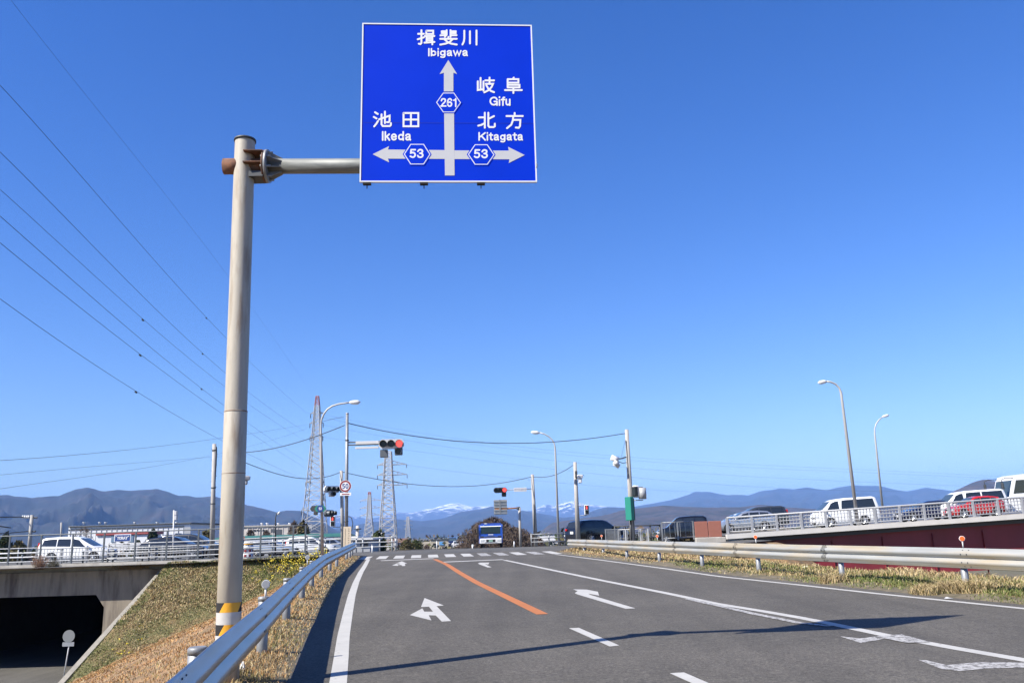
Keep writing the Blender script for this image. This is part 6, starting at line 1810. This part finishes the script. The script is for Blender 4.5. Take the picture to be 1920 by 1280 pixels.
b = MB(); b.prism([(a.x, 129.2, P(500, 1009.4, 129.6).z), (a.x, 136, P(500, 1003.0, 136).z), (a.x, 142.8, P(500, 1009.4, 129.6).z)], (c.x - a.x, 0, 0)); b.build('roof', M['greenroof'], gs)
for k in range(12):
    u = 474 + k * 15.5
    b = MB(); q0_, q1_ = P(u, 1014.5, 130), P(u + 7.5, 1020, 130); b.box(((q0_.x + q1_.x) / 2, 129.95, (q0_.z + q1_.z) / 2), (q1_.x - q0_.x, .2, q0_.z - q1_.z)); b.build('window', M['dkwin'], w_)
hs = thing('hut', 'grey hut with a flat white roof right of the cream notice board', 'building', (XU(680, 105), 105, -1.8))
block(660, 696, 1012, 105, 7, -3, M['signalgrey'], hs); block(656, 700, 1008.5, 104.5, 8, P(680, 1012.2, 105).z, M['white'], hs, 'roof')
b = MB(); q0_, q1_ = P(676, 1016, 105), P(690, 1024, 105); b.box(((q0_.x + q1_.x) / 2, 104.95, (q0_.z + q1_.z) / 2), (q1_.x - q0_.x, .2, q0_.z - q1_.z)); b.build('window', M['dkwin'], hs)
ch = thing('chimney', 'stout pale chimney with a ring platform between the pylons', 'chimney', (XU(670.5, 300), 300, GROUND_Z))
b = MB(); q = P(670.5, 985, 300); b.tube([(q.x, 300, GROUND_Z), (q.x, 300, q.z)], [.75, .55], 14); b.build('stack', M['conc_panel'], ch)
b = MB(); q2 = P(670.5, 992, 300); b.tube([(q.x, 300, q2.z), (q.x, 300, q2.z + .35)], 1.25, 14); b.build('platform', M['roofgrey'], ch)
bb_ = thing('building', 'beige commercial building with a small blue sign in the distance left of the truck', 'building', (XU(820, 420), 420, GROUND_Z))
w_ = block(806, 846, 1011, 420, 18, GROUND_Z, M['beige'], bb_); block(790, 806, 1016, 424, 14, GROUND_Z, M['beige'], bb_, 'wing')
block(805.5, 846.5, 1010.2, 419.5, 19, P(820, 1011.3, 420).z, M['roofgrey'], bb_, 'roof')
b = MB(); q0_, q1_ = P(824, 1015, 420), P(832.5, 1021, 420); b.box(((q0_.x + q1_.x) / 2, 419.8, (q0_.z + q1_.z) / 2), (q1_.x - q0_.x, .4, q0_.z - q1_.z)); b.build('sign', mat('pale blue shop sign', (.10, .30, .60), .5), bb_)
b = MB(); q0_, q1_ = P(812, 1018, 420), P(817, 1020.5, 420); b.box(((q0_.x + q1_.x) / 2, 419.8, (q0_.z + q1_.z) / 2), (q1_.x - q0_.x, .4, q0_.z - q1_.z)); b.build('window', M['dkwin'], bb_)
rp_ = P(848.5, 1017.5, 300); rsg = thing('shop_sign', 'small red sign on a post next to the beige building', 'sign board', (rp_.x, 300, GROUND_Z))
b = MB(); b.bbox((rp_.x, 300, rp_.z), (1.1, .2, .8), .04); b.build('board', M['redpaint'], rsg)
b = MB(); b.bar((rp_.x, 300, GROUND_Z), (rp_.x, 300, rp_.z - .4), .15); b.build('post', M['galv'], rsg)
# a few far houses
HL = ['red roofed', 'grey roofed', 'brown roofed', 'dark roofed', 'pale roofed']
hm_ = [M['redroof'], M['roofgrey'], mat('brown tile roof', (.16, .09, .06), .8), mat('slate roof', (.09, .095, .10), .8), mat('pale roof', (.4, .4, .4), .8)]
for k, (u, Y, w, h, lab) in enumerate(((370, 300, 9, 6, 'red roofed distant house just left of the utility pole'), (381, 330, 8, 7, 'grey roofed distant house beside the utility pole'), (392, 290, 7, 6, 'brown roofed distant house touching the cream pole'),
     (20, 260, 10, 6, 'dark roofed distant house at the far left edge'), (85, 300, 12, 5, 'pale roofed long distant shed left of the white minivan'), (745, 520, 12, 7, 'brown roofed distant house below the far small pylon'), (1030, 420, 10, 6, 'pale roofed distant house right of the distant street lamp'))):
    x = XU(u, Y, 1010); h_ = thing('house', lab, 'house', (x, Y, GROUND_Z), 'distant houses')
    b = MB(); b.bbox((x, Y, GROUND_Z + h * .35), (w, w * .8, h * .7), .05); wl = b.build('wall', M['beige'] if k % 2 else M['white'], h_)
    b = MB(); zt_ = GROUND_Z + h * .7 + .01; b.prism([(x - w * .56, Y - w * .46, zt_), (x - w * .56, Y + w * .46, zt_), (x - w * .56, Y, zt_ + h * .35)], (w * 1.12, 0, 0)); b.build('roof', hm_[(0, 1, 2, 3, 4, 2, 4)[k]], h_)
    for s2 in (-.25, .25):
        b = MB(); b.box((x + w * s2, Y - w * .4 - .02, GROUND_Z + h * .4), (w * .16, .06, h * .16)); b.build('window', M['dkwin'], wl)

# ------------------------------------------------------------------ trees and shrubs
M['bark'] = mat('bark', (.12, .09, .07), .95, 0, var=.2, scale=4)
def quads(name, centers, sizes, cols, parent, elong=1.0, up=0.0, mt=None):
    n = len(centers); c = np.array(centers); s_ = np.array(sizes)[:, None]
    a = nrs.randn(n, 3); a[:, 2] += up * 2; a /= np.linalg.norm(a, axis=1)[:, None]
    r_ = nrs.randn(n, 3); b_ = np.cross(a, r_); b_ /= np.linalg.norm(b_, axis=1)[:, None]
    V = np.zeros((n, 4, 3)); A = a * s_ * elong; B = b_ * s_
    V[:, 0] = c - A; V[:, 1] = c - B * .6; V[:, 2] = c + A; V[:, 3] = c + B * .6
    me = bpy.data.meshes.new(name)
    V -= np.array(ORG[parent.name]) if parent is not None else 0
    me.vertices.add(n * 4); me.vertices.foreach_set('co', V.reshape(-1))
    me.loops.add(n * 4); me.loops.foreach_set('vertex_index', np.arange(n * 4, dtype=np.int32))
    me.polygons.add(n); me.polygons.foreach_set('loop_start', (np.arange(n) * 4).astype(np.int32))
    me.update(); me.validate()
    at_ = me.attributes.new('tint', 'FLOAT_COLOR', 'POINT'); cc = np.ones((n, 4, 4)); cc[:, :, :3] = np.array(cols)[:, None, :]
    at_.data.foreach_set('color', cc.reshape(-1)); me.materials.append(mt or M['leaf'])
    o = bpy.data.objects.new(name, me); COL.objects.link(o)
    if parent is not None: o.parent = parent; ORG[o.name] = ORG[parent.name]
    return o
TWIG = [(.085, .062, .050), (.10, .075, .060), (.065, .050, .040), (.115, .082, .058)]
LEAFD = [(.035, .05, .016), (.05, .065, .02), (.025, .038, .014), (.075, .075, .03)]
LEAFB = [(.10, .085, .035), (.13, .10, .045), (.07, .07, .03)]
def tree(name, label, x, y, zb_, h, rw, kind, group, n=1500, seed=0):
    r3 = random.Random(seed)
    t = thing(name, label, 'tree', (x, y, zb_), group)
    b = MB(); base = Vector((x, y, zb_)); tips = []
    def grow(p, d, L_, r, dep):
        q = p + d * L_; b.tube([p, q], [r, r * .6], 5, False)
        if dep == 0: tips.append(q); return
        for k in range(r3.choice((2, 3, 3))):
            nd = (d + Vector((r3.uniform(-1, 1), r3.uniform(-1, 1), r3.uniform(-.25, .7))) * .75).normalized()
            grow(q, nd, L_ * r3.uniform(.6, .85), r * .55, dep - 1)
    grow(base, Vector((0, 0, 1)), h * .28, max(.06, h * .02), 3)
    b.build('trunk', M['bark'], t)
    cs, ss, cl = [], [], []
    for k in range(n):
        if kind == 'bare':
            a = r3.random() * 6.283; f = r3.random() ** .5; zz = r3.random()
            rr = rw * math.sqrt(max(0, 1 - (zz * 2 - 1) ** 2)) * f
            c = base + Vector((rr * math.cos(a), rr * math.sin(a), h * (.18 + .80 * zz)))
            if hn(c.x, c.z, 2.2 / rw, seed) > .72 and f > .6: continue
            cs.append(c); ss.append(h * r3.uniform(.02, .055)); cl.append(r3.choice(TWIG))
        else:
            a = r3.random() * 6.283; zz = r3.random(); f = r3.random() ** .4
            rr = rw * math.sqrt(max(0, 1 - (zz * 1.8 - .8) ** 2)) * f * (.75 + .5 * hn(a * 2, zz * 4, 1, seed))
            c = base + Vector((rr * math.cos(a), rr * math.sin(a), h * (.08 + .92 * zz * (.85 + .3 * hn(a, 5, 1, seed)))))
            cs.append(c); ss.append(h * r3.uniform(.025, .055)); cl.append(r3.choice(LEAFD if kind == 'green' else LEAFB))
    if kind == 'bare': quads('crown', cs, ss, cl, t, 1.0, .6) if False else quads('crown', cs, [s_ * .22 for s_ in ss], cl, t, 5.0, .6)
    else: quads('crown', cs, ss, cl, t, 1.2)
    return t
GZ = GROUND_Z
WOOD = [(858, 4.2, 2.4), (868, 6.0, 2.8), (882, 7.8, 3.0), (896, 9.0, 3.3), (911, 9.9, 3.5), (926, 10.0, 3.5), (941, 9.5, 3.4), (956, 8.8, 3.3), (970, 8.3, 3.1), (984, 7.6, 3.0), (997, 6.2, 2.8), (1008, 4.4, 2.5)]
for k, (u, h, rw) in enumerate(WOOD):
    Y = 143 + (k * 7 % 12)
    tree('bare_tree', ('bare brown tree in the round leafless wood behind the truck'), XU(u, Y, 1010), Y, GZ, h * Y / 143, rw * 1.15, 'bare', 'bare trees behind the truck', 3600, 50 + k)
for k, (u, v, Y, wpx, kind, lab) in enumerate(((710, 998, 112, 30, 'green', 'dark green tree between the hut and the main pylon'), (764, 1012, 122, 32, 'mix', 'round dark bushy tree under the faint small pylon'), (782, 1014, 126, 26, 'green', 'dark evergreen bush left of the beige building'),
        (800, 1020, 150, 22, 'bare', 'low bare bush before the beige building'), (159, 987, 170, 46, 'bare', 'spreading bare tree in front of the long factory hall'), (288, 996, 200, 26, 'green', 'dark bushy tree right of the annex'),
        (552, 976, 230, 24, 'bare', 'bare tree in front of the concrete factory block, left of the pair'), (570, 980, 225, 26, 'mix', 'leafy brown tree at the end of the concrete factory block'), (470, 992, 180, 26, 'bare', 'low bare tree right of the cream pole'), (500, 994, 185, 26, 'bare', 'low bare tree behind the small dark lamp post'),
        (12, 1009, 160, 44, 'green', 'dark green tree at the left edge behind the fence'), (36, 1012, 150, 36, 'mix', 'brownish bushy tree beside the old utility pole'), (92, 1016, 170, 46, 'mix', 'olive bushes behind the rails right of the old utility pole'), (388, 999, 160, 26, 'mix', 'olive bush beside the grey step pole'), (1010, 1006, 150, 26, 'bare', 'low bare tree right of the direction board pole'), (1150, 1000, 200, 36, 'mix', 'olive tree behind the mesh gate'))):
    zt_ = P(u, v, Y).z; zb2 = GZ if Y > 135 else -3.0
    tree('tree' if kind != 'bare' else 'bare_tree', lab, XU(u, Y, v), Y, zb2, zt_ - zb2, wpx * Y / FPX / 2, kind, None, (700 if u == 159 else 2000) if kind == 'bare' else 1700, 80 + k)
# far belt of woods on the plain
cs, ss, cl = [], [], []
for k in range(5200):
    Y = 260 * (1500 / 260) ** rnd.random(); X = rnd.uniform(-.75, .75) * Y
    if hn(X, Y, .006, 61) < .38: continue
    hh = rnd.uniform(3, 8) * (.6 + .8 * hn(X, Y, .02, 62))
    for q in range(5):
        cs.append((X + rnd.gauss(0, 4), Y + rnd.gauss(0, 3), GZ + hh * rnd.random())); ss.append(rnd.uniform(.8, 1.8)); cl.append(rnd.choice(TWIG + LEAFD + LEAFD + LEAFB))
o = quads('woods', cs, ss, cl, None); tag(o, kind='stuff')
# dry shrubs on the parapet of the underpass
def shrub(label, u, v, Y, w, h, col, n, seed, spread=.35):
    r3 = random.Random(seed); c = P(u, v, Y)
    t = thing('dry_shrub', label, 'shrub', c, 'dry weeds on the underpass')
    b = MB()
    for k in range(n):
        a = Vector((c.x + r3.gauss(0, w * .15), c.y + r3.gauss(0, .1), c.z)); d = Vector((r3.gauss(0, spread), r3.gauss(0, spread * .6), 1)).normalized()
        L_ = h * r3.uniform(.5, 1.1); m_ = a + d * L_ * .6; e_ = a + d * L_ + Vector((r3.gauss(0, .08), 0, r3.gauss(0, .05)))
        b.tube([a, m_, e_], [.012, .009, .004], 3, False)
        for q in range(4):
            p_ = a.lerp(e_, r3.uniform(.4, 1)); b.tube([p_, p_ + Vector((r3.gauss(0, .1), r3.gauss(0, .05), r3.uniform(0, .12)))], [.008, .004], 3, False)
    b.build('stems', mat('dry stems ' + str(seed), col, .9), t)
shrub('reddish dry weed standing on the parapet below the white minivan', 72, 1067, Y_PORT + .25, .7, .75, (.24, .13, .08), 60, 5)
shrub('grey dark weed on the parapet right of the reddish one', 100, 1064, Y_PORT + .3, 1.0, .4, (.10, .09, .06), 50, 6)
shrub('straw coloured vine lying along the parapet end', 245, 1067, Y_PORT - .05, 3.0, .28, (.30, .22, .13), 90, 7, 1.4)
# litter
q = P(453.5, 1262, 8.9); lt = MB(); lc = Vector((q.x, 8.9, zleft(q.x, 8.9) + .05))
for k in range(7):
    a = k * .9; lt.add([lc + Vector((.035 * math.cos(a), .03 * math.sin(a), -.05)), lc + Vector((.03 * math.cos(a + 1), .03 * math.sin(a + 1), .0)), lc + Vector((.01 * math.cos(a + 2), .01, .055)), lc + Vector((-.02, .012 * math.sin(a), .01))], [(0, 1, 2, 3)])
tag(lt.build('paper_scrap', M['white']), 'crumpled white paper scrap in the dry grass below the left guardrail', 'litter')
for (u, v, lab, sz) in ((1510, 1062, 'yellowish plastic bag in the grass under the right guardrail', .11), (1778, 1116, 'flat pale wrapper on the gritty verge at the right', .06)):
    g = G(u, v, .05); lt = MB()
    zz = zright(g.x, g.y); r3 = random.Random(u)
    rw_ = [[Vector((g.x + sz * (i - 2) * .5, g.y + sz * (j - 2) * .4, zz + .03 + (.4 * sz * r3.random() if 0 < i < 4 and 0 < j < 4 else 0))) for i in range(5)] for j in range(5)]
    lt.grid(rw_); tag(lt.build('plastic_scrap', mat('litter ' + str(u), (.6, .55, .35) if u < 1600 else (.55, .55, .55), .5)), lab, 'litter')
